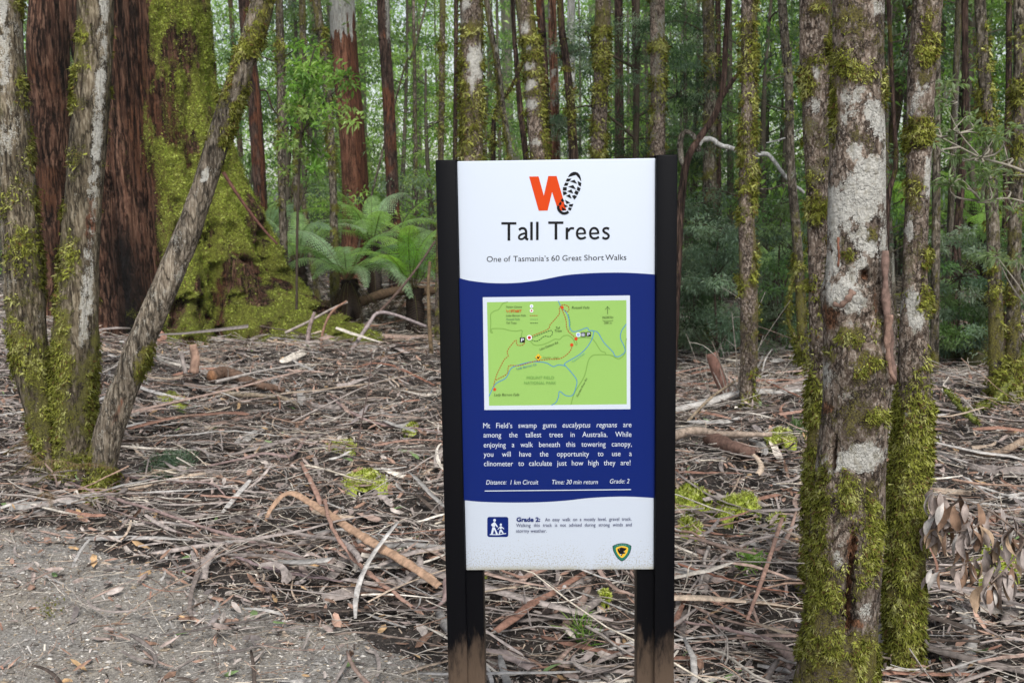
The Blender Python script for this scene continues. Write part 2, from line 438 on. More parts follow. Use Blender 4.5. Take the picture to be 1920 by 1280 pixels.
L_ = 1 / 255.
def srgb(r, g, b): return tuple(((v * L_ / 12.92) if v * L_ < .04045 else ((v * L_ + .055) / 1.055) ** 2.4) for v in (r, g, b))
WHITE, BLUE, BLACK = (.60, .65, .74), (.003, .015, .135), (.006, .006, .007)
class Print:
    """flat printed shapes, each laid a hair above the last"""
    def __init__(s, base): s.lay = base; s.V, s.F, s.C = [], [], []
    def poly(s, pts, c):
        s.lay += .00003; i = len(s.V); s.V += spx(pts, s.lay); s.F.append(tuple(range(i, i + len(pts)))); s.C += [c] * len(pts)
    def raw(s, V2, F, c):
        s.lay += .00003; i = len(s.V); s.V += spx(V2, s.lay); s.F += [tuple(k + i for k in f) for f in F]; s.C += [c] * len(V2)
    def line(s, pts, w, c, dash=None, smooth=True, n=None):
        P = np.array(pts, float)
        if smooth and len(P) > 2: P = catmull(P, n or max(12, 6 * len(P)))
        d = np.concatenate([[0], np.cumsum(np.linalg.norm(np.diff(P, axis=0), axis=1))])
        segs = [(0, d[-1])] if not dash else [(a, min(a + dash[0], d[-1])) for a in np.arange(0, d[-1], sum(dash))]
        s.lay += .00003
        for a, b in segs:
            if b - a < .3: continue
            ts = np.unique(np.concatenate([[a, b], d[(d > a) & (d < b)]]))
            if len(ts) > 2: ts = ts[np.concatenate([[True], np.diff(ts) > .05])]
            Q = np.stack([np.interp(ts, d, P[:, 0]), np.interp(ts, d, P[:, 1])], 1)
            T = unit(np.gradient(Q, axis=0)); Nn = np.stack([-T[:, 1], T[:, 0]], 1) * w / 2
            i = len(s.V); s.V += spx(np.vstack([Q + Nn, Q - Nn]), s.lay); m = len(Q); s.C += [c] * (2 * m)
            s.F += [(i + k, i + k + 1, i + m + k + 1, i + m + k) for k in range(m - 1)]
    def disc(s, x, y, r, c, n=20, ry=None):
        s.poly([(x + r * math.cos(t), y + (ry or r) * math.sin(t)) for t in np.linspace(0, 2 * math.pi, n, endpoint=False)], c)
    def text(s, body, x0, y0, h, c, x1=None, ang=0.0, shear=0.0, y1=None, bold=0.0):
        """body's baseline starts at (x0,y0); capital height h px; fitted to end at x1 if given (justified by words)"""
        lay0 = s.lay
        V, F, adv = text_shape(body, shear, bold)
        k = h / .73
        wid = adv * k * .93
        sx = (x1 - x0) / wid * .93 if x1 else .93
        ca, sa = math.cos(ang), math.sin(ang)
        sl = ((y1 - y0) / (x1 - x0)) if (y1 is not None and x1) else 0
        P = []
        for x, y in V:
            X, Y = x * k * sx, -y * k
            Y += sl * X
            P.append((x0 + X * ca - Y * sa, y0 + X * sa + Y * ca))
        s.raw(P, F, c); s.lay = lay0 + .00003
    def words(s, body, x0, y0, x1, y1, h, c, italic=(), space=None):
        """one justified line: words spread from x0 to x1"""
        ws = body.split(' '); k = h / .73 * .90
        wd = [text_shape(w, .2 if w in italic else 0, 0)[2] * k for w in ws]
        gap = (x1 - x0 - sum(wd)) / max(1, len(ws) - 1)
        sc = 1.0
        if gap < h * .25:
            gap = h * .3; sc = (x1 - x0 - gap * (len(ws) - 1)) / sum(wd)
        x = x0
        for w, q in zip(ws, wd):
            yb = y0 + (y1 - y0) * (x - x0) / (x1 - x0)
            s.text(w, x, yb, h, c, x + q * sc, 0, .2 if w in italic else 0)
            x += q * sc + gap
    def build(s, name, parent):
        me = bpy.data.meshes.new(name); me.from_pydata(s.V, [], s.F)
        a = me.attributes.new('tint', 'FLOAT_COLOR', 'POINT')
        cc = np.ones((len(s.V), 4), np.float32); cc[:, :3] = np.array(s.C); a.data.foreach_set('color', cc.ravel())
        me.update()
        # every printed face looks out of the panel
        import bmesh
        bm = bmesh.new(); bm.from_mesh(me)
        fl = [f for f in bm.faces if f.normal.y > 0]
        bmesh.ops.reverse_faces(bm, faces=fl); bmesh.ops.triangulate(bm, faces=[f for f in bm.faces if len(f.verts) > 4])
        bm.to_mesh(me); bm.free()
        me.materials.append(M_PRINT)
        o = bpy.data.objects.new(name, me); col.objects.link(o); o.parent = parent
        return o
_tc = {}
def text_shape(body, shear=0.0, bold=0.0):
    key = (body, shear, bold)
    if key in _tc: return _tc[key]
    cu = bpy.data.curves.new('lettering', 'FONT'); cu.body = body; cu.size = 1.0; cu.shear = shear; cu.resolution_u = 4; cu.offset = bold
    ob = bpy.data.objects.new('lettering', cu); col.objects.link(ob)
    dg = bpy.context.evaluated_depsgraph_get(); ev = ob.evaluated_get(dg); me = ev.to_mesh()
    V = [(v.co.x, v.co.y) for v in me.vertices]; F = [tuple(p.vertices) for p in me.polygons]
    ev.to_mesh_clear(); bpy.data.objects.remove(ob); bpy.data.curves.remove(cu)
    x0 = min(v[0] for v in V); x1 = max(v[0] for v in V)
    V = [(x - x0, y) for x, y in V]
    _tc[key] = (V, F, x1 - x0)
    return _tc[key]
def crop(ox, oy, k): return lambda pts: [(ox + x / k, oy + y / k) for x, y in pts]

# blue band
p = Print(.0001)
top = catmull([(861, 521), (880, 526), (920, 530.5), (965, 530.5), (1010, 525.5), (1060, 516), (1110, 512), (1160, 511), (1200, 512.5), (1228, 514.5)], 40)
bot = catmull([(868, 937), (900, 940), (950, 941.5), (1010, 941), (1060, 938), (1100, 933.5), (1140, 931), (1180, 930.5), (1228, 933)], 40)
n_ = len(top)
V2 = [tuple(q) for q in top] + [tuple(q) for q in bot]
p.raw(V2, [(k, k + 1, n_ + k + 1, n_ + k) for k in range(n_ - 1)], BLUE)
p.build('blue_band', panel)
# title
p = Print(.0003); c1 = crop(800, 280, 3.764)
def stroke(pts, w, c=BLACK, sm=True): p.line(c1(pts), w / 3.764, c, smooth=sm)
def rect(x0, y0, x1, y1, c=BLACK): p.poly(c1([(x0, y0), (x1, y0), (x1, y1), (x0, y1)]), c)
rect(527, 514, 633, 531); rect(571, 531, 590, 644)
stroke([(652, 569), (668, 558), (686, 558), (698, 568), (702, 585), (702, 610), (703, 630), (717, 636)], 17)
stroke([(694, 592), (668, 600), (653, 612), (653, 628), (668, 634), (684, 628), (696, 615)], 14)
rect(731, 512, 749, 641); rect(772, 511, 790, 640)
rect(858, 509, 965, 526); rect(903, 526, 922, 637)
rect(981, 552, 999, 636); stroke([(997, 580), (1007, 565), (1021, 557), (1040, 558)], 16)
for dx, dy in ((0, 0), (93, -1)):
    stroke([(1056 + dx, 595 + dy), (1116 + dx, 593 + dy)], 12, sm=False)
    stroke([(1118 + dx, 598 + dy), (1116 + dx, 578 + dy), (1106 + dx, 562 + dy), (1090 + dx, 556 + dy), (1074 + dx, 561 + dy), (1063 + dx, 577 + dy), (1061 + dx, 598 + dy), (1068 + dx, 618 + dy), (1084 + dx, 629 + dy), (1104 + dx, 628 + dy), (1123 + dx, 619 + dy)], 15.5)
stroke([(1288, 561), (1270, 555), (1253, 560), (1247, 573), (1256, 585), (1274, 595), (1285, 609), (1279, 624), (1262, 630), (1240, 622)], 15.5)
p.build('title_lettering', panel); p = Print(.0003)
ws = 'One of Tasmania’s 60 Great Short Walks'.split(' ')
for w, a, b in zip(ws, (424, 545, 611, 880, 958, 1112, 1261), (526, 592, 862, 938, 1093, 1251, 1409)):
    (x0, y0), = c1([(a, 794 - (a - 424) * .0145)]); (x1, y1), = c1([(b, 794 - (b - 424) * .0145)])
    p.text(w, x0, y0, 11.0, BLACK, x1, y1=y1)
p.build('subtitle_lettering', panel)
# W and boot print
p = Print(.0003); c2 = crop(980, 310, 12.8)
OR = srgb(212, 68, 16)
W_ = [(155, 272), (382, 268), (508, 730), (615, 258), (815, 258), (1050, 1085), (880, 1085), (830, 1020), (706, 640), (600, 1085), (385, 1090)]
p.poly(c2(W_), OR)
for q in ([(1085, 288), (1110, 235), (1160, 185), (1215, 160), (1270, 158), (1325, 180), (1370, 230), (1395, 300), (1408, 395), (1350, 310), (1280, 232)],
          [(1065, 318), (1172, 322), (1115, 390), (1030, 390)], [(1130, 385), (1245, 347), (1308, 448)], [(1318, 376), (1410, 425), (1395, 512), (1340, 480)],
          [(1018, 416), (1105, 425), (1075, 492), (988, 492)], [(1090, 515), (1212, 472), (1280, 580)], [(1312, 510), (1392, 550), (1365, 630), (1298, 590)],
          [(970, 522), (1062, 528), (1055, 606), (962, 606)], [(1068, 625), (1172, 577), (1215, 680)], [(1268, 600), (1350, 640), (1310, 720), (1238, 668)],
          [(962, 630), (1035, 632), (1072, 680), (980, 725)], [(1040, 735), (1132, 692), (1175, 800)], [(1182, 735), (1240, 712), (1306, 745), (1242, 825)],
          [(955, 785), (1000, 860), (962, 885), (910, 845)], [(1015, 825), (1145, 900), (1052, 925)], [(1115, 935), (1216, 925), (1195, 995), (1115, 985)],
          [(900, 868), (938, 905), (912, 965), (858, 945)], [(985, 925), (1090, 985), (1010, 1010)], [(1105, 1008), (1182, 1025), (1150, 1085), (1086, 1055)],
          [(935, 995), (1052, 1072), (955, 1085)]):
    p.poly(c2(q), BLACK)
p.line(c2([(858, 968), (855, 1030), (890, 1095), (945, 1140), (1000, 1152), (1050, 1142), (1100, 1112)]), 62 / 12.8, BLACK)
p.build('logo', panel)
# map
p = Print(.0004); c3 = crop(890, 540, 5.119)
GR, ROAD, RIV, DR, DK = srgb(148, 189, 100), srgb(122, 160, 78), srgb(64, 130, 190), srgb(165, 66, 28), srgb(40, 70, 40)
p.poly(c3([(78, 88), (1490, 70), (1494, 1160), (93, 1168)]), WHITE)
p.poly(c3([(118, 135), (1456, 116), (1460, 1113), (138, 1127)]), GR)
p.lay += .0001
for q, w in (([(318, 132), (270, 150), (230, 205), (185, 222), (153, 255), (155, 330), (150, 410), (160, 428), (172, 430), (162, 392), (250, 388), (290, 394), (345, 408), (400, 412), (455, 408), (452, 470), (530, 505), (570, 545), (640, 545), (700, 525), (770, 490), (815, 492), (850, 460), (900, 455), (945, 490), (970, 545), (982, 540), (985, 480), (1110, 480), (1150, 510), (1210, 600), (1250, 615), (1258, 638)], 9),
              ([(925, 1115), (960, 1000), (1050, 850), (1090, 700), (1120, 655), (1160, 640), (1300, 642), (1380, 678), (1440, 630), (1447, 560), (1456, 480)], 10)):
    p.line(c3(q), w / 5.119, ROAD)
for q in ([(802, 122), (830, 180), (880, 235), (905, 300), (912, 370), (940, 415), (1000, 408), (1080, 380), (1095, 405), (1145, 410), (1185, 430), (1240, 520), (1325, 610), (1345, 650), (1385, 655), (1440, 615), (1435, 560), (1400, 480), (1410, 410), (1455, 345)],
          [(1145, 412), (1125, 490), (1075, 570), (1000, 640), (870, 718), (870, 742), (930, 810), (978, 880), (975, 940), (940, 1025), (875, 1030), (815, 990), (805, 1040), (780, 1095), (738, 1122)],
          [(138, 1035), (200, 920), (300, 860), (350, 770), (430, 735), (540, 708), (640, 708), (700, 722), (755, 752), (805, 735), (868, 745)]):
    p.line(c3(q), 7 / 5.119, RIV)
for q, c, w in (([(480, 500), (470, 540), (430, 550), (405, 540), (392, 500), (315, 600), (322, 650), (285, 685), (240, 770), (205, 850), (180, 945)], DR, 8), ([(205, 880), (310, 820), (330, 745), (430, 742), (560, 705), (640, 690), (720, 682), (800, 680), (860, 655), (915, 605), (935, 560)], DR, 8),
                ([(545, 462), (700, 395), (725, 350), (810, 250), (812, 195), (840, 162), (880, 165), (905, 190), (895, 225), (850, 205)], DR, 8), ([(838, 205), (875, 300), (890, 400), (970, 480)], DR, 8),
                ([(550, 475), (700, 415), (740, 408), (745, 440), (720, 465), (670, 462), (600, 508), (545, 498)], DK, 7), ([(900, 250), (918, 340), (905, 400)], srgb(90, 150, 90), 6)):
    p.line(c3(q), w / 5.119, c, dash=(3.1, 1.5))
for q, c in (([(530, 263), (605, 263)], DR), ([(535, 300), (605, 300)], srgb(110, 150, 90)), ([(535, 335), (605, 335)], DK)):
    p.line(c3(q), 7 / 5.119, c, dash=(2.6, 1.3), smooth=False)
def dot(x, y, r, c):
    (a, b), = c3([(x, y)]); p.disc(a, b, r / 5.119, c)
RD = srgb(205, 72, 34)
dot(192, 970, 15, RD); dot(932, 544, 16, RD); dot(972, 485, 16, RD); dot(840, 186, 15, RD)
dot(525, 474, 25, (.85, .86, .88)); dot(525, 474, 16, srgb(178, 44, 40)); dot(546, 216, 17, (.85, .86, .88)); dot(546, 216, 9, srgb(178, 44, 40))
dot(546, 173, 17, (.85, .86, .9)); dot(546, 173, 8, srgb(150, 165, 215)); dot(994, 446, 22, (.85, .86, .9)); dot(994, 446, 16, srgb(150, 175, 215))
def mt(body, x, y, h, c, x1=None, ang=0, sh=0, b=0):
    (a, bb), = c3([(x, y)]); e = c3([(x1, y)])[0][0] if x1 else None
    p.text(body, a, bb, h / 5.119, c, e, ang, sh, bold=b)
for q in ((434, 472, 482, 520), (1020, 422, 1065, 465), (1072, 420, 1115, 462)):
    p.poly(c3([(q[0], q[1]), (q[2], q[1]), (q[2], q[3]), (q[0], q[3])]), BLACK)
mt('P', 445, 513, 34, WHITE, 474, b=.02); mt('P', 1082, 456, 30, WHITE, 1108, b=.02)
for dx in (1031, 1048):
    dot(dx, 432, 4, WHITE); p.poly(c3([(dx - 6, 438), (dx + 6, 438), (dx + 5, 460), (dx - 5, 460)]), WHITE)
p.poly(c3([(612, 628), (645, 661), (612, 694), (579, 661)]), srgb(226, 180, 50)); p.poly(c3([(598, 672), (600, 652), (612, 660), (626, 645), (618, 678)]), BLACK)
TX = srgb(52, 66, 40); RT = srgb(80, 118, 90)
mt('Visitor Centre', 303, 188, 20, TX, 453, sh=.2); mt('START', 348, 230, 24, srgb(200, 72, 25), 450, b=.03)
p.line(c3([(305, 208), (316, 232), (324, 212), (332, 232), (340, 206)]), 1.2, srgb(215, 80, 25), smooth=False)
mt('Lady Barron Falls', 302, 270, 20, TX, 492, sh=.2); mt('Russell Falls', 304, 306, 20, RT, 434, sh=.2); mt('Tall Trees', 304, 342, 20, TX, 402, sh=.2)
mt('Russell Falls', 932, 196, 24, TX, 1102, sh=.2); mt('Tall', 778, 390, 24, TX, 820, sh=.2); mt('Trees', 768, 418, 24, TX, 838, sh=.2)
mt('NORTH', 1228, 290, 22, TX, 1328); mt('200 m', 1242, 341, 19, TX, 1316)
p.line(c3([(1230, 302), (1230, 313), (1327, 313), (1327, 302)]), .6, TX, smooth=False); p.line(c3([(1276, 250), (1275, 176)]), .7, TX, smooth=False)
p.line(c3([(1254, 204), (1275, 174), (1297, 202)]), .7, TX, smooth=False)
mt('Lake Dobson Rd', 628, 595, 21, TX, 815, ang=-.37); mt('Caution - steps', 655, 670, 18, srgb(110, 110, 40), 805, sh=.2)
mt('Lady Barron Ck', 404, 780, 20, srgb(60, 120, 150), 602, ang=-.22, sh=.1); mt('Tyenna River', 940, 712, 18, srgb(100, 170, 150), 1090, ang=-.62)
mt('Gordon River Rd', 990, 1040, 19, TX, 1185, ang=-1.08); mt('Lady Barron Falls', 188, 1030, 24, TX, 430, sh=.2)
mt('MOUNT FIELD', 500, 868, 28, srgb(112, 160, 80), 762); mt('NATIONAL PARK', 476, 918, 28, srgb(112, 160, 80), 782)
p.build('trail_map', panel)
# body lettering
p = Print(.0004)
for body, y0, y1, xa, xb in (('Mt Field’s swamp gums eucalyptus regnans are', 802, 800, 906, 1184), ('among the tallest trees in Australia. While', 819.5, 818, 906.5, 1184), ('enjoying a walk beneath this towering canopy,', 838, 836, 907, 1184.5),
                             ('you will have the opportunity to use a', 855.5, 854, 907, 1184.5), ('clinometer to calculate just how high they are!', 873, 871, 907.5, 1182)):
    p.words(body, xa, y0, xb, y1, 10.2, WHITE, ('eucalyptus', 'regnans'))
for body, a, b, y in (('Distance:', 911.5, 950, 907.5), ('1 km Circuit', 957, 1009.5, 907.5), ('Time: 30 min return', 1035, 1121, 907), ('Grade: 2', 1143.5, 1180, 905.5)):
    p.text(body, a, y, 8.8, WHITE, b, shear=.2, y1=y - .6)
p.line([(909, 919.5), (1183, 916.8)], 1.6, WHITE, smooth=False)
p.text('Grade 2:', 968.5, 976.5, 8, BLUE, 1013, bold=.035)
p.words('An easy walk on a mostly level, gravel track.', 1022, 976, 1184, 974.5, 6.6, (.02, .025, .1))
p.words('Walking this track is not advised during strong winds and', 968, 986.5, 1184.5, 985, 6.6, (.02, .025, .1)); p.text('stormy weather.', 968, 996.8, 6.6, (.02, .025, .1), 1025)
p.build('information_lettering', panel)
# pictogram
p = Print(.0004); c4 = crop(900, 950, 18.286)
def rr(x0, y0, x1, y1, r, n=6):
    o = []
    for cx_, cy_, a in ((x1 - r, y0 + r, -90), (x1 - r, y1 - r, 0), (x0 + r, y1 - r, 90), (x0 + r, y0 + r, 180)):
        o += [(cx_ + r * math.cos(math.radians(a + 90 * k / n)), cy_ + r * math.sin(math.radians(a + 90 * k / n))) for k in range(n + 1)]
    return o
p.poly(c4(rr(250, 335, 972, 1022, 75)), BLUE)
p.lay += .0001
for (x, y, r) in ((500, 448, 47), (714, 597, 38)): p.disc(*c4([(x, y)])[0], r / 18.286, WHITE)
for q in ([(480, 508), (515, 512), (545, 560), (615, 668), (600, 690), (575, 680), (522, 612), (515, 672), (425, 665), (380, 615), (385, 595)], [(428, 680), (505, 685), (618, 925), (555, 935), (485, 765), (435, 928), (372, 928)],
          [(700, 645), (730, 645), (830, 735), (820, 760), (745, 705), (738, 750), (685, 750), (682, 705), (615, 770), (600, 755)], [(680, 768), (745, 768), (815, 890), (820, 912), (785, 915), (720, 830), (675, 925), (640, 925)]):
    p.poly(c4(q), WHITE)
p.line(c4([(332, 935), (480, 940), (650, 938), (790, 915), (895, 900)]), 1.5, WHITE)
p.build('pictogram', panel)
# shield emblem
p = Print(.0004); c5 = crop(1130, 1000, 21.33)
sh = [(405, 495), (480, 450), (580, 412), (700, 390), (800, 382), (900, 392), (1000, 415), (1080, 450), (1138, 492), (1130, 600), (1100, 720), (1040, 840), (960, 950), (870, 1040), (770, 1090), (670, 1035), (580, 945), (500, 820), (440, 700), (410, 580)]
def scl(q, k, cx_=772, cy_=690): return [(cx_ + (x - cx_) * k, cy_ + (y - cy_) * k) for x, y in q]
p.poly(c5(scl(sh, 1.03)), (.012, .03, .03)); p.poly(c5(scl(sh, .95)), srgb(40, 112, 94)); p.lay += .0001
for k, ch in enumerate('TASMANIA'):
    (a, b), = c5([(500 + k * 76, 488 - 30 * math.sin(math.pi * (k + .5) / 8))]); p.text(ch, a, b, 2.3, srgb(150, 190, 180))
p.poly(c5(scl(sh, .67, 772, 700)), srgb(240, 200, 70)); p.poly(c5(scl(sh, .6, 772, 700)), srgb(226, 178, 50))
p.poly(c5([(590, 610), (660, 570), (740, 535), (850, 560), (950, 575), (940, 625), (895, 660), (850, 690), (905, 750), (890, 785), (800, 800), (760, 880), (735, 885), (690, 810), (640, 760), (605, 690)]), (.01, .008, .008))
p.poly(c5([(650, 570), (680, 640), (665, 655)]), srgb(200, 180, 130)); p.poly(c5([(840, 685), (890, 745), (845, 720)]), WHITE); p.poly(c5([(692, 808), (765, 815), (715, 850)]), WHITE)
p.build('emblem', panel)
# ------------------------------------------------------------------ trees
def tufts(name, P, Nn, n_cols, size, parent, blades=3, droop=.5, pal=((.17, .185, .035), (.3, .32, .055), (.46, .48, .1), (.6, .6, .23)), off=0.0):
    """moss: little drooping blades standing on the surface points P with normals Nn; colour drifts over the surface"""
    n = len(P)
    if n == 0: return None
    pal = np.array(pal)
    P = np.repeat(P, blades, 0); Nn = np.repeat(Nn, blades, 0); m = len(P)
    d = unit(Nn * rng.uniform(.2, 1.0, (m, 1)) + rng.normal(0, .55, (m, 3)) + np.array([0, 0, -droop]))
    L = size * np.clip(rng.lognormal(-.1, .5, (m, 1)), .3, 2.6); w = unit(np.cross(d, rng.normal(0, 1, (m, 3)))) * L * .16
    root = P - Nn * size * .15 + rng.normal(0, size * .3, (m, 3))
    V = np.stack([root - w, root + w, root + d * L * .6 + w * .7, root + d * L + np.array([0, 0, -droop * .3]) * L], 1)
    flip = np.einsum('ij,ij->i', np.cross(V[:, 1] - V[:, 0], V[:, 2] - V[:, 0]), Nn) < 0
    V[flip] = V[flip][:, ::-1]
    F = (np.arange(m)[:, None] * 4 + np.array([0, 1, 2, 3])[None])
    k = np.clip(fbm(P * (.35 / size) + off, 3, 12) * 2.4 - .7 + rng.normal(0, .16, m), 0, .999) * (len(pal) - 1)
    i = k.astype(int); f = (k - i)[:, None]
    c = (pal[i] * (1 - f) + pal[np.minimum(i + 1, len(pal) - 1)] * f) * rng.uniform(.85, 1.12, (m, 1))
    c = np.where(rng.uniform(size=(m, 1)) < .1, np.array([.2, .12, .05]), c)
    o = mesh_obj(name, V.reshape(-1, 3), [F], M_MOSS, parent, True, np.repeat(c, 4, 0))
    try: o.data.normals_split_custom_set_from_vertices(np.repeat(unit(Nn + d * .45), 4, 0).tolist())   # shades as a soft mat
    except Exception as ex: print('moss normals', ex)
    return o

def tree(name, pts, mat, label, base=None, Y=None, top=-800, segs=28, ringlen=.035, rough=.05, rsc=1.0, knots=0, moss=None, lichen=None, red=None, feats=(), tuft=0, tsize=0.0124,
         group=None, cat='tree', flare=.25, cols=(4, 3, 1, 2), blades=3, part='trunk', deform=None, ext=True):
    """pts: (px, py, width px) from top to base, standing at distance Y (or where base=(px,py) meets the ground)"""
    if Y is None: Y = float(gnd(*base)[1])
    seed = int(abs(pts[0][0]) * 7 + 13) % 1000
    pts = list(pts)
    if ext:
        a, b = pts[0], pts[1]
        k = (top - a[1]) / (b[1] - a[1])
        pts = [(a[0] + (b[0] - a[0]) * k * .8, top, a[2] * .95)] + pts
    pw = []
    for px, py, w in pts:
        p = at(px, py, Y)
        pw.append([*p, .89 * w / 2 * np.linalg.norm(p - [0, 0, EYE]) / FPX / math.hypot((px - 960) / FPX, 1)])
    pw = np.array(pw)
    g = float(gz(pw[-1, 0], Y))
    if pw[-1, 2] > g - .05:
        q = pw[-1].copy(); d = (pw[-1, :2] - pw[-2, :2]) / max(1e-3, pw[-2, 2] - pw[-1, 2])
        q[0] += np.clip(d[0], -.3, .3) * (pw[-1, 2] - g); q[2] = g - .08; q[3] *= 1 + flare
        pw = np.vstack([pw, q])
    bx = pw[-1, :3].copy(); bx[2] = g
    Ltot = np.linalg.norm(np.diff(pw[:, :3], axis=0), axis=1).sum()
    n = int(max(16, Ltot / ringlen))
    c = catmull(pw, n); c[:, 3] = np.maximum(c[:, 3], .002)
    wob = np.stack([fbm(np.stack([0 * c[:, 2] + seed, 0 * c[:, 2], c[:, 2] * 1.3], -1), 2, seed + k) - .5 for k in (1, 2)], 1)
    c[:, 1] += wob[:, 0] * c[:, 3].mean() * .8
    V, F, (T, A, B, th) = tube(c[:, :3], c[:, 3], segs)
    V = V.reshape(n, segs, 3); Cn = c[:, None, :3]; Rn = c[:, 3][:, None]
    nrm = unit(V - Cn)
    # angle round the trunk seen from the camera: +1 right edge, -1 left edge, front
    toc = unit(np.array([0, 0, EYE]) - Cn[:, 0]); right = unit(np.cross(np.array([0, 0, 1.0]), -toc)) * -1
    if project(Cn[:1, 0] + right[:1] * .1)[0, 0] < project(Cn[:1, 0])[0, 0]: right = -right
    su = np.einsum('nsk,nk->ns', nrm, right); fr = np.einsum('nsk,nk->ns', nrm, toc)
    q = np.concatenate([V[..., :2] * np.array([1, 1]), V[..., 2:] * .35], -1) / (Rn.mean() * 1.1 * rsc)
    nz = fbm(q + seed, 4, seed) - .5
    nf = fbm(np.concatenate([V[..., :2], V[..., 2:] * .25], -1) * 60, 3, seed + 5) - .5
    disp = Rn * (rough * 2.6 * nz + .05 * nf)
    pc = project(Cn[:, 0]); cpy = pc[:, 1][:, None] + 0 * su
    base_n = fbm(V / (Rn.mean() * 1.6) + seed * 3.1, 4, seed + 20)
    z = V[..., 2] - g
    wid = 2 * Rn * FPX / np.maximum(Y, .5)
    def ev(f, d=0.):
        if f is None: return np.full(su.shape, d)
        if callable(f): return f(su, fr, z, base_n, cpy) * np.ones(su.shape)
        return np.full(su.shape, float(f)) + (base_n - .5) * 2.2
    mo, li, re = ev(moss), ev(lichen), ev(red)
    for (kind, px, py, rx, ry, st) in feats:
        hw = np.interp(py, pc[::-1, 1], (c[:, 3] * FPX / Y)[::-1]) if pc[0, 1] > pc[-1, 1] else np.interp(py, pc[:, 1], c[:, 3] * FPX / Y)
        cx = np.interp(py, pc[:, 1], pc[:, 0])
        u0 = np.clip((px - cx) / hw, -.97, .97); du = (su - u0) * hw / rx; dv = (cpy - py) / ry
        jit = (fbm(V * (14 / (rx * Y / FPX * 12)), 4, seed + 50, .7) - .5) * 2.2
        e = st * .95 * np.where(fr > -.15, ss(1.75, .15, np.sqrt(du ** 2 + dv ** 2) + jit), 0)
        if kind == 'L': li = np.maximum(li, e); mo = mo * (1 - .8 * np.clip(e, 0, 1))
        elif kind == 'M': mo = np.maximum(mo, e); li = li * (1 - .9 * np.clip(e, 0, 1))
        elif kind == 'R': re = np.maximum(re, e); mo = mo * (1 - e); li = li * (1 - e)
        elif kind == 'H': disp = disp - Rn * .5 * e; re = np.maximum(re, e); mo = mo * (1 - e); li = li * (1 - e)
        elif kind == 'B': disp = disp + Rn * .25 * e
    mo = np.clip(mo, 0, 1.2)
    disp = disp + np.clip(mo - .45, 0, .5) * Rn * .12 * (.4 + fbm(V / (Rn.mean() * .5) + 9, 3, seed + 31))
    V = V + nrm * disp[..., None]
    if deform is not None: V = deform(V, Cn, Rn, z)
    root = empty(name, bx, label, cat, group)
    Vl = (V - bx).reshape(-1, 3)
    mesh_obj(part, Vl, [F], mat, root, True, None, {'moss': mo.ravel(), 'lichen': li.ravel(), 'red': re.ravel()})
    if tuft:
        vis = V[..., 2] < EYE + (Y * .2) + .4
        w = np.clip(mo - .2, 0, .6) ** 1.2 * vis * (fr > -.45) * Rn
        k = rng.choice(w.size, tuft * 3, p=(w / w.sum()).ravel()); dens = .2 / tsize
        q = Vl[k] + rng.normal(0, 1, (tuft * 3, 3)) * .35 * ringlen
        ok = mo.ravel()[k] + (fbm(q * dens * .22, 3, 41) - .5) * 1.5 + (fbm(q * dens * .9, 2, 42) - .5) * .9 > .62 + rng.normal(0, .08, tuft * 3)
        k, q = k[ok][:int(tuft * 1.4)], q[ok][:int(tuft * 1.4)]
        tufts('moss', q, unit(nrm.reshape(-1, 3)[k]), cols, tsize, root, blades, off=seed)
    root['_y'] = Y
    return root
def done(o):
    if '_y' in o: del o['_y']
    return o

# --- the three leaning stems at the left
def m_wattle(su, fr, z, b, py): return .1 + (b - .5) * 1.8 + .5 * ss(1.0, .2, z) * ss(.42, .6, b + .12) + .22 * ss(.2, .9, abs(su))
tree('mossy_tree', [(12, -60, 58), (10, 60, 66), (20, 200, 68), (36, 400, 76), (48, 560, 80), (62, 700, 66), (79, 800, 50), (94, 885, 38)], BARK['stem'], 'grey brown mossy trunk at the left edge of the picture, leftmost of three stems', base=(96, 893),
     segs=56, ringlen=.02, rough=.1, moss=m_wattle, lichen=lambda su, fr, z, b, py: .3 + (.9 - b - .4) * .7 - .3 * ss(.9, .3, z), tuft=4500, tsize=0.0124,
     feats=[('M', 40, 640, 28, 50, .9), ('M', 75, 690, 22, 60, 1), ('M', 38, 160, 14, 40, .8), ('M', 40, 460, 30, 60, .7), ('M', 70, 820, 14, 45, .8), ('L', 8, 120, 14, 90, .62), ('L', 6, 20, 12, 50, .7)])
tree('mossy_tree', [(178, 0, 70), (173, 150, 72), (158, 330, 76), (150, 450, 80), (147, 517, 82), (139, 667, 90), (136, 790, 80), (132, 888, 66)], BARK['stem'], 'straight upright trunk with a pale bare stripe, middle of the three stems at left', base=(130, 890),
     segs=64, ringlen=.018, rough=.1, moss=lambda su, fr, z, b, py: m_wattle(su, fr, z, b, py) - .7 * ss(-.05, .25, su) * ss(.75, .5, su) * ss(.55, .9, z), lichen=lambda su, fr, z, b, py: .2 + .55 * ss(0, .3, su) * ss(.85, .55, su) * ss(.5, 1.1, z) * ss(.75, .45, b),
     tuft=6500, tsize=0.0124, feats=[('M', 152, 70, 14, 28, 1), ('M', 112, 640, 22, 90, 1), ('M', 108, 730, 20, 90, 1), ('M', 178, 680, 14, 70, 1), ('M', 130, 490, 22, 60, .7), ('R', 168, 420, 12, 90, .55)])
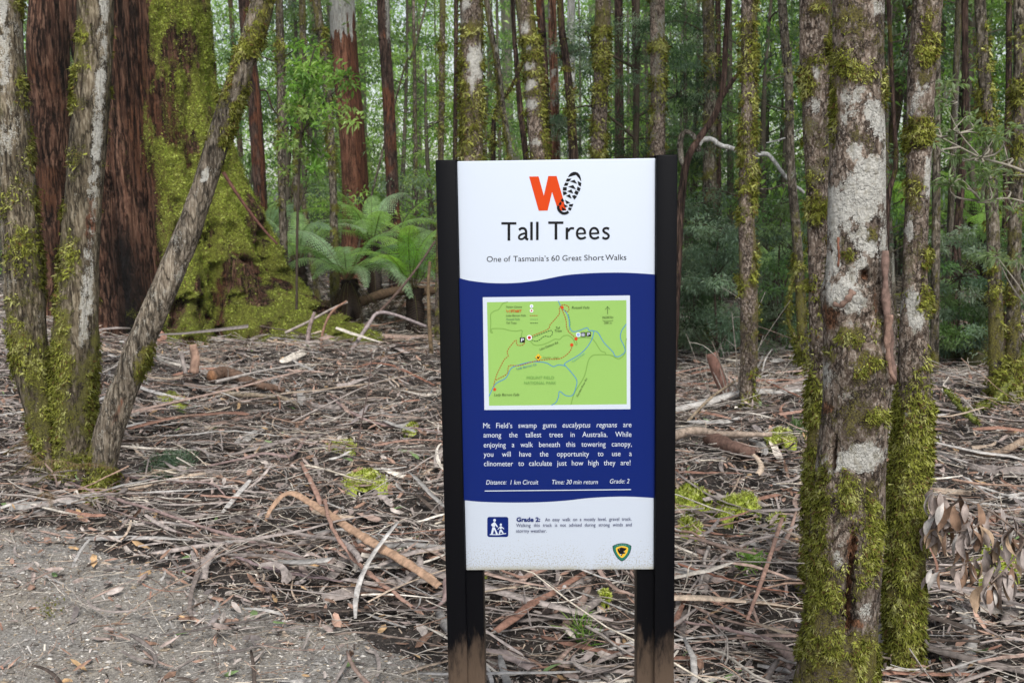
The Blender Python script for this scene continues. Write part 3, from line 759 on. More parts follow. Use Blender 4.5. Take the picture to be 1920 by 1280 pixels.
tree('leaning_tree', [(495, 0, 46), (456, 120, 45), (417, 240, 47), (375, 370, 50), (334, 480, 55), (292, 580, 56), (255, 667, 57), (203, 817, 60), (186, 930, 66)], BARK['wattle'], 'bare grey trunk leaning to the right across the giant mossy tree', base=(186, 934),
     segs=60, ringlen=.018, rough=.1, lichen=lambda su, fr, z, b, py: .26 + (b - .5) * .6, moss=lambda su, fr, z, b, py: -.1 + (b - .5) * 1.0 + .9 * ss(.22, .06, z) + .45 * ss(1.2, 1.9, z) * ss(.2, .8, abs(su)) , tuft=5500, tsize=0.0124,
     feats=[('M', 190, 905, 34, 40, 1.1), ('M', 272, 665, 15, 38, 1.1), ('M', 450, 195, 15, 55, 1.1), ('M', 490, 40, 14, 50, .9), ('M', 440, 130, 8, 90, .8), ('M', 425, 250, 14, 24, .9), ('M', 478, 80, 18, 30, 1), ('M', 160, 860, 8, 30, .9), ('R', 222, 760, 8, 50, .5), ('L', 385, 330, 8, 16, .9)])

# --- trunks at the right
main_f = [('L', 1600, 185, 22, 25, .9), ('L', 1635, 215, 18, 30, .9), ('L', 1650, 240, 13, 25, 1), ('L', 1585, 225, 8, 12, .8), ('L', 1602, 290, 18, 18, .85), ('L', 1635, 330, 36, 45, 1.1), ('L', 1600, 385, 42, 42, 1.1), ('L', 1566, 400, 17, 60, 1),
          ('L', 1655, 330, 12, 60, 1), ('L', 1645, 20, 18, 14, .9), ('L', 1628, 455, 26, 30, 1), ('L', 1565, 490, 20, 60, .85), ('L', 1590, 550, 32, 36, .9), ('L', 1612, 500, 22, 30, .8), ('L', 1555, 690, 10, 30, .8), ('L', 1556, 715, 16, 22, .6), ('L', 1585, 735, 15, 12, .6), ('L', 1602, 605, 15, 10, .8),
          ('L', 1622, 842, 32, 30, 1.05), ('L', 1580, 855, 28, 24, 1), ('L', 1556, 868, 16, 22, .9), ('L', 1572, 1030, 13, 34, .6), ('L', 1622, 1120, 15, 25, .62), ('L', 1590, 1210, 14, 40, .5),
          ('M', 1590, 40, 34, 30, .8), ('M', 1600, 145, 40, 22, .75), ('M', 1566, 200, 9, 70, .85), ('M', 1655, 170, 7, 30, .8), ('M', 1590, 480, 18, 16, .8), ('M', 1635, 440, 12, 18, .8), ('M', 1592, 620, 28, 22, .75), ('M', 1640, 600, 10, 40, .7), ('M', 1622, 680, 30, 30, .8), ('M', 1640, 770, 30, 24, .9),
          ('M', 1560, 660, 12, 22, .7), ('M', 1588, 905, 20, 40, .85), ('M', 1602, 960, 10, 30, .6), ('M', 1540, 930, 18, 60, .9), ('M', 1640, 990, 18, 80, .9), ('M', 1530, 1060, 24, 90, 1), ('M', 1565, 1100, 26, 26, 1), ('M', 1520, 1200, 30, 60, 1), ('M', 1620, 1230, 22, 60, .9), ('M', 1560, 1270, 60, 26, 1),
          ('R', 1600, 1000, 9, 40, 1), ('H', 1597, 1060, 7, 62, 1), ('H', 1594, 1130, 7, 30, 1), ('R', 1605, 1140, 14, 10, .8), ('H', 1563, 850, 4, 26, 1), ('H', 1622, 515, 7, 9, 1), ('R', 1565, 590, 14, 30, .7), ('R', 1556, 765, 9, 12, .8), ('H', 1640, 560, 5, 40, .6),
          ('B', 1585, 545, 30, 30, .5), ('B', 1650, 620, 22, 70, .7), ('B', 1560, 560, 16, 36, .4)]
main = tree('mossy_tree', [(1613, 0, 104), (1610, 150, 108), (1609, 300, 113), (1607, 420, 117), (1606, 520, 126), (1606, 620, 134), (1604, 720, 132), (1597, 800, 132), (1589, 900, 142), (1585, 1000, 148), (1573, 1150, 150), (1567, 1280, 158), (1562, 1370, 176)],
            BARK['lichen'], 'thick foreground trunk blotched with white lichen and moss, right of the sign', base=(1562, 1372), segs=128, ringlen=.0085, rough=.085, rsc=1.2,
            moss=lambda su, fr, z, b, py: .12 + (b - .5) * 1.5 + .55 * ss(.75, .05, z) + .3 * ss(1.45, 2.0, z), lichen=lambda su, fr, z, b, py: .22 + .1 * ss(1.3, .9, z) + (.5 - b) * .7, red=lambda su, fr, z, b, py: (.62 - b) * .6 * ss(.9, 1.2, z), feats=main_f, tuft=26000, tsize=.0065, cols=(4, 3, 1.2, 3))
# curling bark at its right side
def flap(root, pts, wid, curl, colr, name='bark_flap'):
    P = catmull([gpt for gpt in pts], 26); T = unit(np.gradient(P, axis=0))
    m = 9; u = np.linspace(-1, 1, m); V = []
    for i in range(len(P)):
        toc = unit(np.array([0, 0, EYE]) - P[i]); sd = unit(np.cross(T[i], toc)); w = wid[0] + (wid[1] - wid[0]) * i / (len(P) - 1); w *= 1 + .25 * math.sin(i * .9)
        V.append([P[i] + sd * w * math.sin(curl * k) / curl + toc * w * (math.cos(curl * k) - .6) / curl for k in u])
    V = np.array(V); V += (fbm(V * 60, 3, 4)[..., None] - .5) * .006
    n = len(P); i, j = np.meshgrid(np.arange(n - 1), np.arange(m - 1), indexing='ij'); a = (i * m + j).ravel()
    F = np.stack([a, a + 1, a + m + 1, a + m], -1)
    o = mesh_obj(name, V.reshape(-1, 3) - np.array(root.location), [F], M_WOOD, root, True, np.array(colr) * (.6 + .8 * fbm(V.reshape(-1, 3) * np.array([40, 40, 9]), 3, 2))[:, None])
    md = o.modifiers.new('thick', 'SOLIDIFY'); md.thickness = .003
    return o
Ym = main['_y'] - .1
flap(main, [at(1660, 470, Ym), at(1660, 540, Ym - .01), at(1664, 600, Ym - .02), at(1668, 660, Ym), at(1671, 720, Ym + .01)], (.012, .022), 1.5, (.2, .13, .105))
flap(main, [at(1668, 590, Ym - .03), at(1664, 640, Ym - .03), at(1669, 690, Ym - .02), at(1679, 715, Ym - .02)], (.012, .006), 1.2, (.27, .17, .13))
flap(main, [at(1600, 545, Ym - .02), at(1590, 560, Ym - .03), at(1576, 572, Ym - .02), at(1562, 568, Ym)], (.012, .007), 1.1, (.2, .13, .1))
flap(main, [at(1571, 445, Ym - .01), at(1573, 470, Ym - .02), at(1572, 500, Ym - .01)], (.004, .003), 1.0, (.16, .07, .045))
tree('mossy_tree', [(1738, 0, 58), (1730, 120, 56), (1726, 240, 52), (1717, 480, 50), (1714, 700, 66), (1712, 800, 70), (1706, 900, 76), (1696, 1100, 78), (1697, 1250, 62)], BARK['lichen'], 'trunk wrapped in thick green moss just right of the lichen blotched trunk', base=(1697, 1252),
     segs=80, ringlen=.012, rough=.07, moss=lambda su, fr, z, b, py: .32 + (b - .5) * 1.3 + .7 * ss(1.05, .8, z), lichen=.18, tuft=17000, tsize=0.0084,
     feats=[('L', 1730, 170, 18, 22, .9), ('L', 1718, 210, 14, 30, .9), ('L', 1738, 330, 8, 45, .9), ('L', 1708, 560, 18, 26, 1), ('L', 1716, 590, 14, 26, 1), ('L', 1705, 430, 8, 22, .9), ('L', 1702, 770, 8, 10, .8), ('L', 1728, 25, 14, 8, .8),
            ('M', 1718, 245, 26, 30, 1.2), ('B', 1722, 260, 20, 16, .8), ('M', 1740, 90, 20, 60, 1), ('M', 1742, 480, 10, 20, 1.2), ('B', 1746, 480, 10, 14, 1), ('M', 1746, 556, 14, 18, 1.2), ('B', 1746, 556, 12, 16, 1), ('B', 1745, 765, 12, 14, .7), ('M', 1715, 360, 16, 40, .8), ('H', 1728, 278, 12, 5, .6)])
tree('mossy_tree', [(1527, 0, 60), (1527, 120, 58), (1531, 300, 50), (1536, 480, 48), (1538, 700, 50), (1536, 900, 52)], BARK['lichen'], 'dark brown mossy trunk half hidden behind the lichen blotched trunk', Y=3.9, segs=64, ringlen=.02, rough=.08,
     moss=lambda su, fr, z, b, py: .3 + (b - .5) * 1.5 + .3 * ss(1.0, .6, z) + .3 * ss(.2, -.9, su) * ss(1.1, .6, z), lichen=.14, tuft=8000, tsize=0.0099,
     feats=[('M', 1540, 14, 24, 12, 1.2), ('B', 1540, 14, 22, 12, .7), ('M', 1516, 160, 16, 36, 1), ('M', 1532, 390, 20, 22, 1.1), ('B', 1532, 385, 18, 14, .5), ('L', 1530, 140, 10, 16, .9), ('L', 1526, 200, 14, 14, .9), ('M', 1560, 70, 8, 40, 1)])
tree('mossy_tree', [(1403, 0, 28), (1403, 120, 29), (1403, 240, 30), (1400, 400, 33), (1403, 520, 36), (1404, 640, 36), (1399, 770, 34)], BARK['lichen'], 'brown trunk with moss collars standing behind the pale crooked branch', base=(1399, 776), segs=40, ringlen=.03, rough=.1,
     moss=lambda su, fr, z, b, py: .34 + (b - .5) * 1.7 + .25 * ss(0, .9, su), lichen=.2, tuft=4500, tsize=0.0155)
tree('mossy_tree', [(1466, 0, 18), (1478, 150, 18), (1482, 300, 18), (1494, 450, 20), (1503, 600, 22), (1506, 700, 24)], BARK['pole'], 'slim dark trunk just left of the half hidden mossy trunk', base=(1506, 705), segs=24, ringlen=.05, moss=lambda su, fr, z, b, py: .1 + (b - .5) * 1.5 + .5 * ss(1.6, .6, z), lichen=.1, tuft=1500, tsize=0.0186)
tree('mossy_tree', [(1838, 0, 22), (1848, 160, 25), (1858, 320, 26), (1864, 480, 27), (1868, 650, 30), (1868, 755, 30)], BARK['pole'], 'mossy trunk near the right edge, left of a pair', base=(1868, 762), segs=32, ringlen=.04, moss=lambda su, fr, z, b, py: .28 + (b - .5) * 1.6 + .35 * ss(1.3, .3, z), lichen=.16, tuft=3500, tsize=0.0155)
tree('mossy_tree', [(1912, 0, 26), (1910, 200, 26), (1904, 400, 27), (1901, 600, 28), (1897, 745, 32)], BARK['pole'], 'mossy trunk against the right edge of the picture, right of a pair', base=(1897, 752), segs=32, ringlen=.04, moss=lambda su, fr, z, b, py: .3 + (b - .5) * 1.6 + .3 * ss(1.3, .3, z), lichen=.1, tuft=3000, tsize=0.0155)
tree('bare_tree', [(1810, 60, 13), (1811, 200, 14), (1803, 330, 15), (1795, 440, 17), (1790, 560, 18)], BARK['dark'], 'dark thin trunk leaning slightly behind the small leafy branch at right', Y=10.5, segs=16, ringlen=.08, moss=.1)
tree('bare_tree', [(1892, 0, 12), (1890, 200, 13), (1886, 420, 15), (1880, 600, 15)], BARK['dark'], 'dark thin trunk between the mossy pair at the right edge', Y=9, segs=16, ringlen=.08, moss=.2)
tree('bare_tree', [(1758, 0, 14), (1757, 200, 15), (1755, 400, 17), (1752, 640, 18)], BARK['pole'], 'thin brown trunk standing behind the thick green mossed trunk', Y=8.2, segs=18, ringlen=.06, moss=.3)
tree('bare_tree', [(1672, 150, 9), (1680, 300, 10), (1664, 380, 12), (1660, 560, 14)], BARK['dark'], 'thin dark crooked stem showing between the two foreground trunks', Y=7.5, segs=14, ringlen=.06, moss=.2)
tree('mossy_sapling', [(1505, 480, 4), (1482, 545, 6), (1478, 600, 8), (1494, 640, 10), (1512, 676, 12)], BARK['pole'], 'thin yellow green mossy stem bending beside the slim dark trunk', base=(1513, 690), segs=12, ringlen=.04, moss=.9, tuft=900, tsize=0.0124, ext=False, cols=(4, 2, 3, 1))

SHADE_CROWNS = []
for o_ in bpy.data.objects:
    if o_.parent is None and o_.type == 'EMPTY' and '_y' in o_ and o_['_y'] > 6.5 and o_.location.x > 1.2: SHADE_CROWNS.append(o_)
# --- the row behind the sign
tree('lichen_tree', [(884, 0, 46), (885, 150, 47), (885, 300, 49), (886, 500, 52)], BARK['lichen'], 'trunk with a large white lichen patch above the left post of the sign', Y=8, segs=48, ringlen=.025, rough=.1, moss=lambda su, fr, z, b, py: .4 + (b - .5) * 1.6 + .35 * ss(.5, .9, abs(su)), lichen=.26, tuft=4500, tsize=0.0174,
     feats=[('L', 890, 120, 16, 40, 1.2), ('L', 884, 160, 10, 20, .9), ('L', 874, 10, 10, 10, .9), ('L', 868, 50, 8, 25, .7), ('M', 882, 60, 20, 18, 1.1), ('M', 866, 165, 12, 16, 1), ('M', 900, 190, 10, 30, .9), ('M', 884, 238, 18, 8, 1.1), ('M', 868, 200, 10, 30, .7)])
tree('lichen_tree', [(982, 0, 35), (994, 80, 37), (1001, 156, 38), (1006, 230, 38), (1011, 300, 38), (1016, 420, 40)], BARK['lichen'], 'leaning trunk banded white and mossy green behind the W of the sign', Y=8.4, segs=44, ringlen=.03, rough=.1, moss=lambda su, fr, z, b, py: .42 + (b - .5) * 1.7 + .4 * ss(.1, .8, su), lichen=.3, tuft=4500, tsize=0.0174,
     feats=[('L', 983, 55, 9, 14, 1), ('L', 990, 92, 9, 8, 1), ('L', 992, 125, 12, 8, 1), ('L', 993, 158, 14, 12, 1.1), ('L', 996, 195, 14, 9, 1.1), ('L', 1004, 268, 9, 6, 1), ('M', 990, 74, 18, 8, 1), ('M', 998, 108, 20, 8, 1), ('M', 1000, 142, 20, 6, 1), ('M', 1006, 176, 18, 6, 1)])
tree('mossy_tree', [(1131, 0, 31), (1129, 60, 31), (1127, 150, 30), (1124, 230, 30), (1122, 300, 31), (1121, 420, 33)], BARK['lichen'], 'brown mossy trunk rising behind the middle right of the sign', Y=9, segs=40, ringlen=.03, rough=.1, moss=lambda su, fr, z, b, py: .45 + (b - .5) * 1.7, lichen=.16, tuft=4500, tsize=0.0174, feats=[('L', 1134, 72, 7, 6, .9)])
tree('lichen_tree', [(1232, 0, 29), (1233, 100, 30), (1234, 200, 31), (1233, 300, 31), (1233, 420, 33)], BARK['lichen'], 'grey lichen speckled trunk directly above the right post of the sign', Y=9, segs=40, ringlen=.03, rough=.12, moss=lambda su, fr, z, b, py: .28 + (b - .5) * 1.7, lichen=.34, tuft=3000, tsize=0.0161)
tree('bare_tree', [(912, 0, 12), (928, 90, 13), (936, 150, 14), (942, 200, 13), (952, 260, 13), (960, 320, 14)], BARK['pole'], 'slim grey trunk leaning between the white patched trunk and the banded trunk', Y=10, segs=18, ringlen=.05, moss=lambda su, fr, z, b, py: .2 + (b - .5) * 1.4 + .5 * ss(.3, -.8, su), lichen=.3, tuft=900, tsize=0.0186)
tree('mossy_sapling', [(990, 100, 6), (968, 145, 7), (955, 170, 8), (940, 188, 8), (928, 215, 9), (925, 250, 11), (925, 330, 11)], BARK['dark'], 'dark sapling with one mossy limb bending right above the sign', Y=10.6, segs=14, ringlen=.05, moss=.45, ext=False, tuft=700, tsize=0.0186)
tree('stringy_tree', [(961, 0, 9), (967, 100, 10), (975, 200, 12), (987, 300, 13)], BARK['dark'], 'smooth dark brown trunk touching the left side of the banded trunk', Y=14, segs=20, ringlen=.08, moss=-.2)
tree('stringy_tree', [(1012, 0, 17), (1017, 60, 15), (1024, 150, 11), (1030, 300, 12)], BARK['dark'], 'very dark trunk hung with pink bark strips beside the banded trunk', Y=13, segs=24, ringlen=.06, moss=-.2, red=.35)
tree('stringy_tree', [(1035, 0, 17), (1037, 100, 18), (1040, 200, 19), (1043, 320, 20)], BARK['stringy'], 'brown trunk with hanging bark ribbons above the footprint on the sign', Y=13.4, segs=28, ringlen=.06, moss=-.1, lichen=.3)
tree('mossy_tree', [(1050, 0, 14), (1054, 60, 15), (1062, 120, 16), (1070, 200, 18), (1076, 300, 20)], BARK['dark'], 'dark leaning mossy trunk just right of the ribboned brown trunk', Y=12, segs=24, ringlen=.06, moss=.32, tuft=900, tsize=0.0217)
tree('pale_gum_tree', [(1071, -20, 16), (1071, 70, 16), (1071, 200, 17)], BARK['pale'], 'smooth pale grey gum trunk above the dark feathery foliage', Y=24, segs=24, ringlen=.12, rough=.02, lichen=.2)
tree('bare_tree', [(1160, 0, 17), (1161, 150, 18), (1162, 300, 20)], BARK['dark'], 'dark straight trunk among the dark feathery foliage', Y=16, segs=20, ringlen=.1, moss=.1)
tree('bare_tree', [(1190, 60, 11), (1192, 200, 12), (1193, 300, 13)], BARK['dark'], 'thinner dark trunk left of the grey speckled trunk', Y=15, segs=18, ringlen=.1, moss=0)
tree('bare_tree', [(1328, 0, 24), (1331, 150, 26), (1330, 330, 28), (1328, 560, 30)], BARK['pole'], 'brown trunk behind the dark curved tree right of the sign', Y=12.5, segs=28, ringlen=.06, moss=.33, lichen=.1, tuft=900, tsize=0.0217)
tree('bare_tree', [(1346, 0, 11), (1348, 200, 11), (1347, 480, 12)], BARK['dark'], 'thin dark trunk close beside the brown trunk right of the sign', Y=13, segs=18, ringlen=.08, moss=.1)
# the dark curved tree and its pale branch
ct = tree('crooked_tree', [(1366, -20, 11), (1360, 80, 11), (1357, 150, 12), (1342, 212, 13), (1312, 258, 14), (1295, 285, 15), (1284, 320, 16), (1275, 400, 18), (1268, 520, 20)], BARK['dark'], 'dark trunk curving beside the right post with one long pale crooked branch', Y=8.6, segs=20, ringlen=.04, moss=-.05, ext=True)
def limb(root, pts, mat, name='branch', segs=10, Y=None, moss=-.3, lichen=-.3, dy=0):
    Y = Y or root['_y']; pw = []
    for k, (px, py, w) in enumerate(pts):
        p = at(px, py, Y + dy * k / len(pts)); pw.append([*p, w / 2 * Y / FPX])
    c = catmull(pw, max(10, int(5 * len(pts)))); V, F, _ = tube(c[:, :3], np.maximum(c[:, 3], .0012) * (1 + .35 * (fbm(c[:, :3] * 30, 2, 3) - .5)), segs)
    q = V + (fbm(V * 50, 2, 7)[:, None] - .5) * .006
    b = fbm(V * 25, 3, 9)
    return mesh_obj(name, q - np.array(root.location), [F], mat, root, True, None, {'moss': moss + (b - .5) * 1.2, 'lichen': lichen + (b - .5) * 1.0, 'red': 0 * b})
limb(ct, [(1286, 318, 12), (1277, 295, 11), (1276, 262, 10), (1284, 248, 9), (1297, 251, 9), (1307, 266, 10), (1310, 285, 9)], BARK['pole'], lichen=.3)
limb(ct, [(1308, 275, 8), (1318, 263, 9), (1334, 261, 9), (1350, 272, 9), (1372, 278, 8), (1392, 287, 8), (1400, 292, 9)], BARK['pale'], lichen=.4)
limb(ct, [(1398, 292, 8), (1410, 281, 9), (1418, 290, 8), (1438, 289, 8), (1452, 303, 7), (1468, 325, 7), (1484, 343, 6), (1500, 355, 6), (1508, 362, 5)], BARK['pale'], lichen=.4)
limb(ct, [(1396, 292, 5), (1397, 312, 5), (1396, 326, 4), (1405, 344, 3)], BARK['pale'], lichen=.2)
limb(ct, [(1350, 190, 8), (1368, 160, 8), (1390, 132, 7), (1410, 115, 5)], BARK['dark'])
limb(ct, [(1410, 350, 2), (1440, 355, 3), (1480, 342, 2)], BARK['pole'])
limb(ct, [(1437, 268, 2), (1462, 262, 2.5), (1484, 254, 2), (1502, 240, 2)], BARK['pale'])

# --- left middle distance
tree('stringy_tree', [(92, -60, 82), (92, 100, 84), (94, 250, 82), (98, 420, 80), (104, 590, 96)], BARK['gum'], 'dark red brown trunk in the gap between the two leftmost stems', base=(104, 604), segs=64, ringlen=.04, rough=.06, moss=lambda su, fr, z, b, py: -.1 + (b - .5) + .55 * ss(.4, -.9, su) * ss(2.6, .4, z), red=.22)
tree('stringy_tree', [(458, -10, 26), (467, 100, 27), (478, 200, 28), (489, 395, 28), (492, 440, 30)], BARK['dark'], 'dark brown trunk seen just right of the leaning grey trunk', Y=16, segs=28, ringlen=.08, moss=-.2, red=.3, feats=[('R', 487, 250, 3, 200, 1)])
tree('bare_tree', [(523, -10, 15), (526, 100, 15), (527, 250, 16), (532, 470, 17), (533, 510, 20)], BARK['pole'], 'straight slender grey trunk left of the small leafy sapling', Y=11.5, segs=20, ringlen=.05, moss=.28, lichen=.12, tuft=900, tsize=0.0186)
ht = tree('mossy_sapling', [(566, -10, 13), (568, 80, 14), (565, 190, 14), (558, 280, 16), (556, 360, 15), (558, 440, 12), (556, 545, 13)], BARK['pole'], 'thin mossy trunk with a forked foot and hanging bark shreds', base=(556, 575), segs=18, ringlen=.04, moss=.42, tuft=1200, tsize=0.0186)
limb(ht, [(562, 345, 10), (574, 410, 10), (582, 470, 11), (594, 545, 12), (600, 585, 13)], BARK['pole'], name='stem', moss=.5)
for q in ([(566, 200, 4), (548, 230, 4), (544, 300, 3), (540, 350, 2)], [(570, 190, 4), (578, 260, 4), (574, 330, 3)], [(560, 210, 5), (553, 260, 5), (549, 340, 4), (546, 380, 2)], [(552, 260, 2), (534, 230, 2), (512, 205, 3), (500, 172, 3), (488, 170, 3)]):
    limb(ht, q, BARK['dark'], name='bark_shred')
tree('mossy_tree', [(592, -10, 18), (602, 60, 18), (611, 130, 17), (619, 250, 18), (625, 360, 16), (626, 440, 18)], BARK['pole'], 'leaning mossy trunk against the left side of the big red trunk', Y=13, segs=22, ringlen=.05, moss=.45, tuft=1500, tsize=0.0217)
tree('stringy_tree', [(640, -20, 52), (646, 80, 53), (652, 160, 53), (660, 250, 53), (666, 340, 55), (668, 440, 62)], BARK['stringy'], 'big red brown trunk with a pale bare top above the tree ferns', Y=17, segs=64, ringlen=.05, rough=.035, moss=lambda su, fr, z, b, py: -.3 + .5 * ss(1.1, .3, z), red=lambda su, fr, z, b, py: .4 + .3 * ss(0, .5, su),
     lichen=lambda su, fr, z, b, py: 1.2 * ss(78, 66, py + 60 * (b - .5) + np.interp(su, np.linspace(-1, 1, 19), [0, 8, -12, 4, 10, -6, 3, -20, -4, 9, 6, -10, 30, 22, -14, 3, 40, 50, 20])))
tree('stringy_tree', [(718, -10, 25), (722, 80, 24), (728, 180, 25), (733, 300, 26), (737, 380, 26), (742, 470, 30)], BARK['dark'], 'straight dark trunk with a grey shoulder right of the big red trunk', Y=16, segs=36, ringlen=.06, rough=.04, moss=-.3, red=.25, lichen=lambda su, fr, z, b, py: ss(110, 60, py) * .6 * ss(-.2, .6, su))
tree('mossy_tree', [(830, -10, 12), (829, 100, 12), (828, 200, 12), (826, 320, 13)], BARK['lichen'], 'thin lichen spotted trunk above the left edge of the sign', Y=11, segs=20, ringlen=.05, moss=.45, lichen=.3, tuft=900, tsize=0.0186)
tree('bare_tree', [(855, -10, 9), (855, 100, 9), (853, 320, 10)], BARK['dark'], 'thin dark trunk touching the left of the white patched trunk', Y=13, segs=16, ringlen=.08, moss=.1)
tree('bare_tree', [(775, -10, 7), (778, 150, 7), (780, 330, 8)], BARK['pole'], 'thin straight pole right of the straight dark trunk', Y=18, segs=12, ringlen=.1, moss=.3)
tree('bare_tree', [(752, 150, 4), (770, 110, 5), (790, 45, 4), (800, 0, 4)][::-1], BARK['pole'], 'slender stem reaching up and right from the straight dark trunk', Y=16, segs=10, ringlen=.1, moss=.3, ext=False)

# --- the giant mossy tree
def giant():
    Y = 11.3
    zc = np.linspace(-.25, 5.6, 420); segs = 380
    py = project(np.stack([0 * zc - 3.9, 0 * zc + Y, zc], 1))[:, 1]
    L = np.interp(py, [-400, 0, 150, 300, 450, 580, 640, 700], [128, 140, 150, 172, 180, 190, 200, 200])
    Rr = np.interp(py, [-400, 0, 100, 200, 250, 300, 350, 400, 450, 500, 560, 600, 640, 700], [365, 375, 382, 394, 407, 424, 440, 458, 478, 496, 512, 526, 536, 545])
    xl = np.array([at(a, b, Y)[0] for a, b in zip(L, py)]); xr = np.array([at(a, b, Y)[0] for a, b in zip(Rr, py)])
    cx, rx = (xl + xr) / 2, (xr - xl) / 2
    th = np.linspace(0, 2 * np.pi, segs, endpoint=False)
    TH, Z = np.meshgrid(th, zc); RX = rx[:, None] + 0 * TH; CX = cx[:, None] + 0 * TH
    low = ss(2.4, 0, Z); vlow = ss(1.2, 0, Z)
    wv = .25 * (fbm(np.stack([0 * TH, 0 * TH, Z * .9], -1), 2, 3) - .5)          # flutes wander as they climb
    def lobe(a, w): d = np.angle(np.exp(1j * (TH - a + wv))); return np.exp(-(d / w) ** 2)
    ry = np.interp(zc, [-.3, 0, .6, 1.5, 5.6], [1.25, 1.12, .9, .76, .66])[:, None] + 0 * TH
    # th=0 is right, -pi/2 faces the camera: buttresses stand out, hollows fall in
    r = 1 + low * (.20 * lobe(-1.25, .2) + .16 * lobe(-.62, .2) + .12 * lobe(-.15, .25) - .30 * lobe(-.93, .13) - .26 * lobe(-.38, .12) - .28 * lobe(-1.58, .13) + .10 * lobe(-1.85, .16) - .40 * lobe(-2.15, .22) + .06 * lobe(-2.6, .2))
    r += (.25 + low) * .05 * (np.sin(9 * (TH + wv * 2)) + .6 * np.sin(17 * (TH + wv * 3) + 1))
    X = CX + RX * r * np.cos(TH); Yy = Y + .15 + ry * r * np.sin(TH)
    P = np.stack([X, Yy, Z], -1)
    rt = lobe(-.32, .3) * ss(1.25, -.05, Z); P[..., 0] += rt ** 1.2 * 1.25 * ss(1.25, -.1, Z) ** 1.4; P[..., 1] -= rt * .4 * ss(1.1, 0, Z)
    rt2 = lobe(-1.2, .2) * ss(.7, -.1, Z); P[..., 1] -= rt2 * .45
    rt3 = lobe(-.75, .13) * ss(.55, -.1, Z); P[..., 1] -= rt3 * .35; P[..., 0] += rt3 * .2
    side = (np.cos(TH - .15) - .0) * 1.0
    patch = fbm(P * np.array([2.4, 2.4, .9]), 4, 61) - .5; streak = fbm(P * np.array([9, 9, .7]), 4, 62) - .5
    mo = .5 + side * 1.5 + patch * 1.5 + streak * 1.3 * ss(.6, 2.2, Z) + .25 * low - .35 * ss(1.6, 3.6, Z)
    mo = mo * (side > -.6) ; gate = ss(.35, .75, mo)
    q = P * np.array([3.4, 3.4, 2.7]) + .6 * (fbm(P * 6, 2, 60)[..., None] - .5)
    bill = 1 - np.abs(2 * vnoise(q, 64) - 1); bill = .65 * bill + .35 * (1 - np.abs(2 * vnoise(q * 2.3, 65) - 1)); bill = 1 - (1 - bill) ** 1.0
    mound = ss(.15, .85, bill)
    fib = fbm(P * np.array([26, 26, 1.6]), 4, 63) - .5; fib2 = fbm(P * np.array([8, 8, .5]), 4, 66) - .5
    nrm = unit(np.stack([np.cos(TH), np.sin(TH), 0.1 + 0 * TH], -1))
    d = (1 - gate) * (fib * .14 + .22 * fib2) + gate * ((.1 + .9 * low) * (.42 * mound - .2) + .05 * (fbm(P * 14, 3, 67) - .5) + .10 * fib2)
    P = P + nrm * d[..., None]
    P[..., 2] -= gate * mound * .06 * low                                  # cushions sag
    g = float(gz(cx[12], Y)); org = np.array([cx[12], Y, g])
    root = empty('giant_gum_tree', org, 'giant old tree with a broad red brown trunk and bright moss over its spreading foot', 'tree')
    i = np.arange(len(zc) - 1)[:, None] * segs; j = np.arange(segs)[None]; k = (j + 1) % segs
    F = np.stack([i + j, i + k, i + segs + k, i + segs + j], -1).reshape(-1, 4)
    bare = ss(.56, .66, fbm(P * np.array([3, 3, 1.4]) + 5, 4, 68)) * .7
    mo = np.clip(mo, 0, 1.1) - bare - (1 - mound) * .8 * low
    dark_hollow = lobe(-2.05, .38) * ss(1.9, .7, Z)                                # darkens the hollow at its foot
    red = .34 + (fbm(P * np.array([5, 5, .5]), 4, 69) - .5) * 1.6 - 1.2 * dark_hollow
    pn = unit(np.cross(np.roll(P, -2, 1) - np.roll(P, 2, 1), np.gradient(P, axis=0)))
    V = (P - org).reshape(-1, 3)
    mesh_obj('trunk', V, [F], BARK['gum'], root, True, None, {'moss': mo.ravel(), 'lichen': 0 * mo.ravel() - .6, 'red': red.ravel(), 'dark_hollow': dark_hollow.ravel()})
    w = (np.clip(mo - .35, 0, .6) * (np.sin(TH) < .35) * (Z > 0) * (Z < 3.4) * (.3 + mound)).ravel(); kk = rng.choice(w.size, 52000, p=w / w.sum())
    tufts('moss', V[kk] + rng.normal(0, .012, (len(kk), 3)), pn.reshape(-1, 3)[kk], (4, 3, 2, 1.5), .0095, root, 3, .2, pal=((.28, .37, .045), (.46, .58, .08), (.6, .7, .13), (.68, .75, .22)), off=3)
    # a long dead stick resting against the foot
    tag(mk_stick('fallen_stick', [(418, 322), (450, 372), (490, 425), (520, 458)], 9.9, 7, (.13, .06, .045)), 'dark reddish stick resting against the mossy foot of the giant tree', 'stick')
def mk_stick(name, pts, Y, w, c, segs=8, taper=.6):
    P = np.array([at(x, y, Y if np.isscalar(Y) else Y[k]) for k, (x, y) in enumerate(pts)])
    Q = catmull(P, 6 * len(P)); r = np.linspace(w / 2, w / 2 * taper, len(Q)) * np.mean(Y) / FPX
    V, F, _ = tube(Q, r * (1 + .3 * (fbm(Q * 25, 2, 3) - .5)), segs)
    org = Q.mean(0)
    V = V - org
    o = mesh_obj(name, V, [F], M_WOOD, None, True, np.array(c) * (.65 + .7 * fbm(V * 30, 3, 5))[:, None]); o.location = org
    return o
giant()
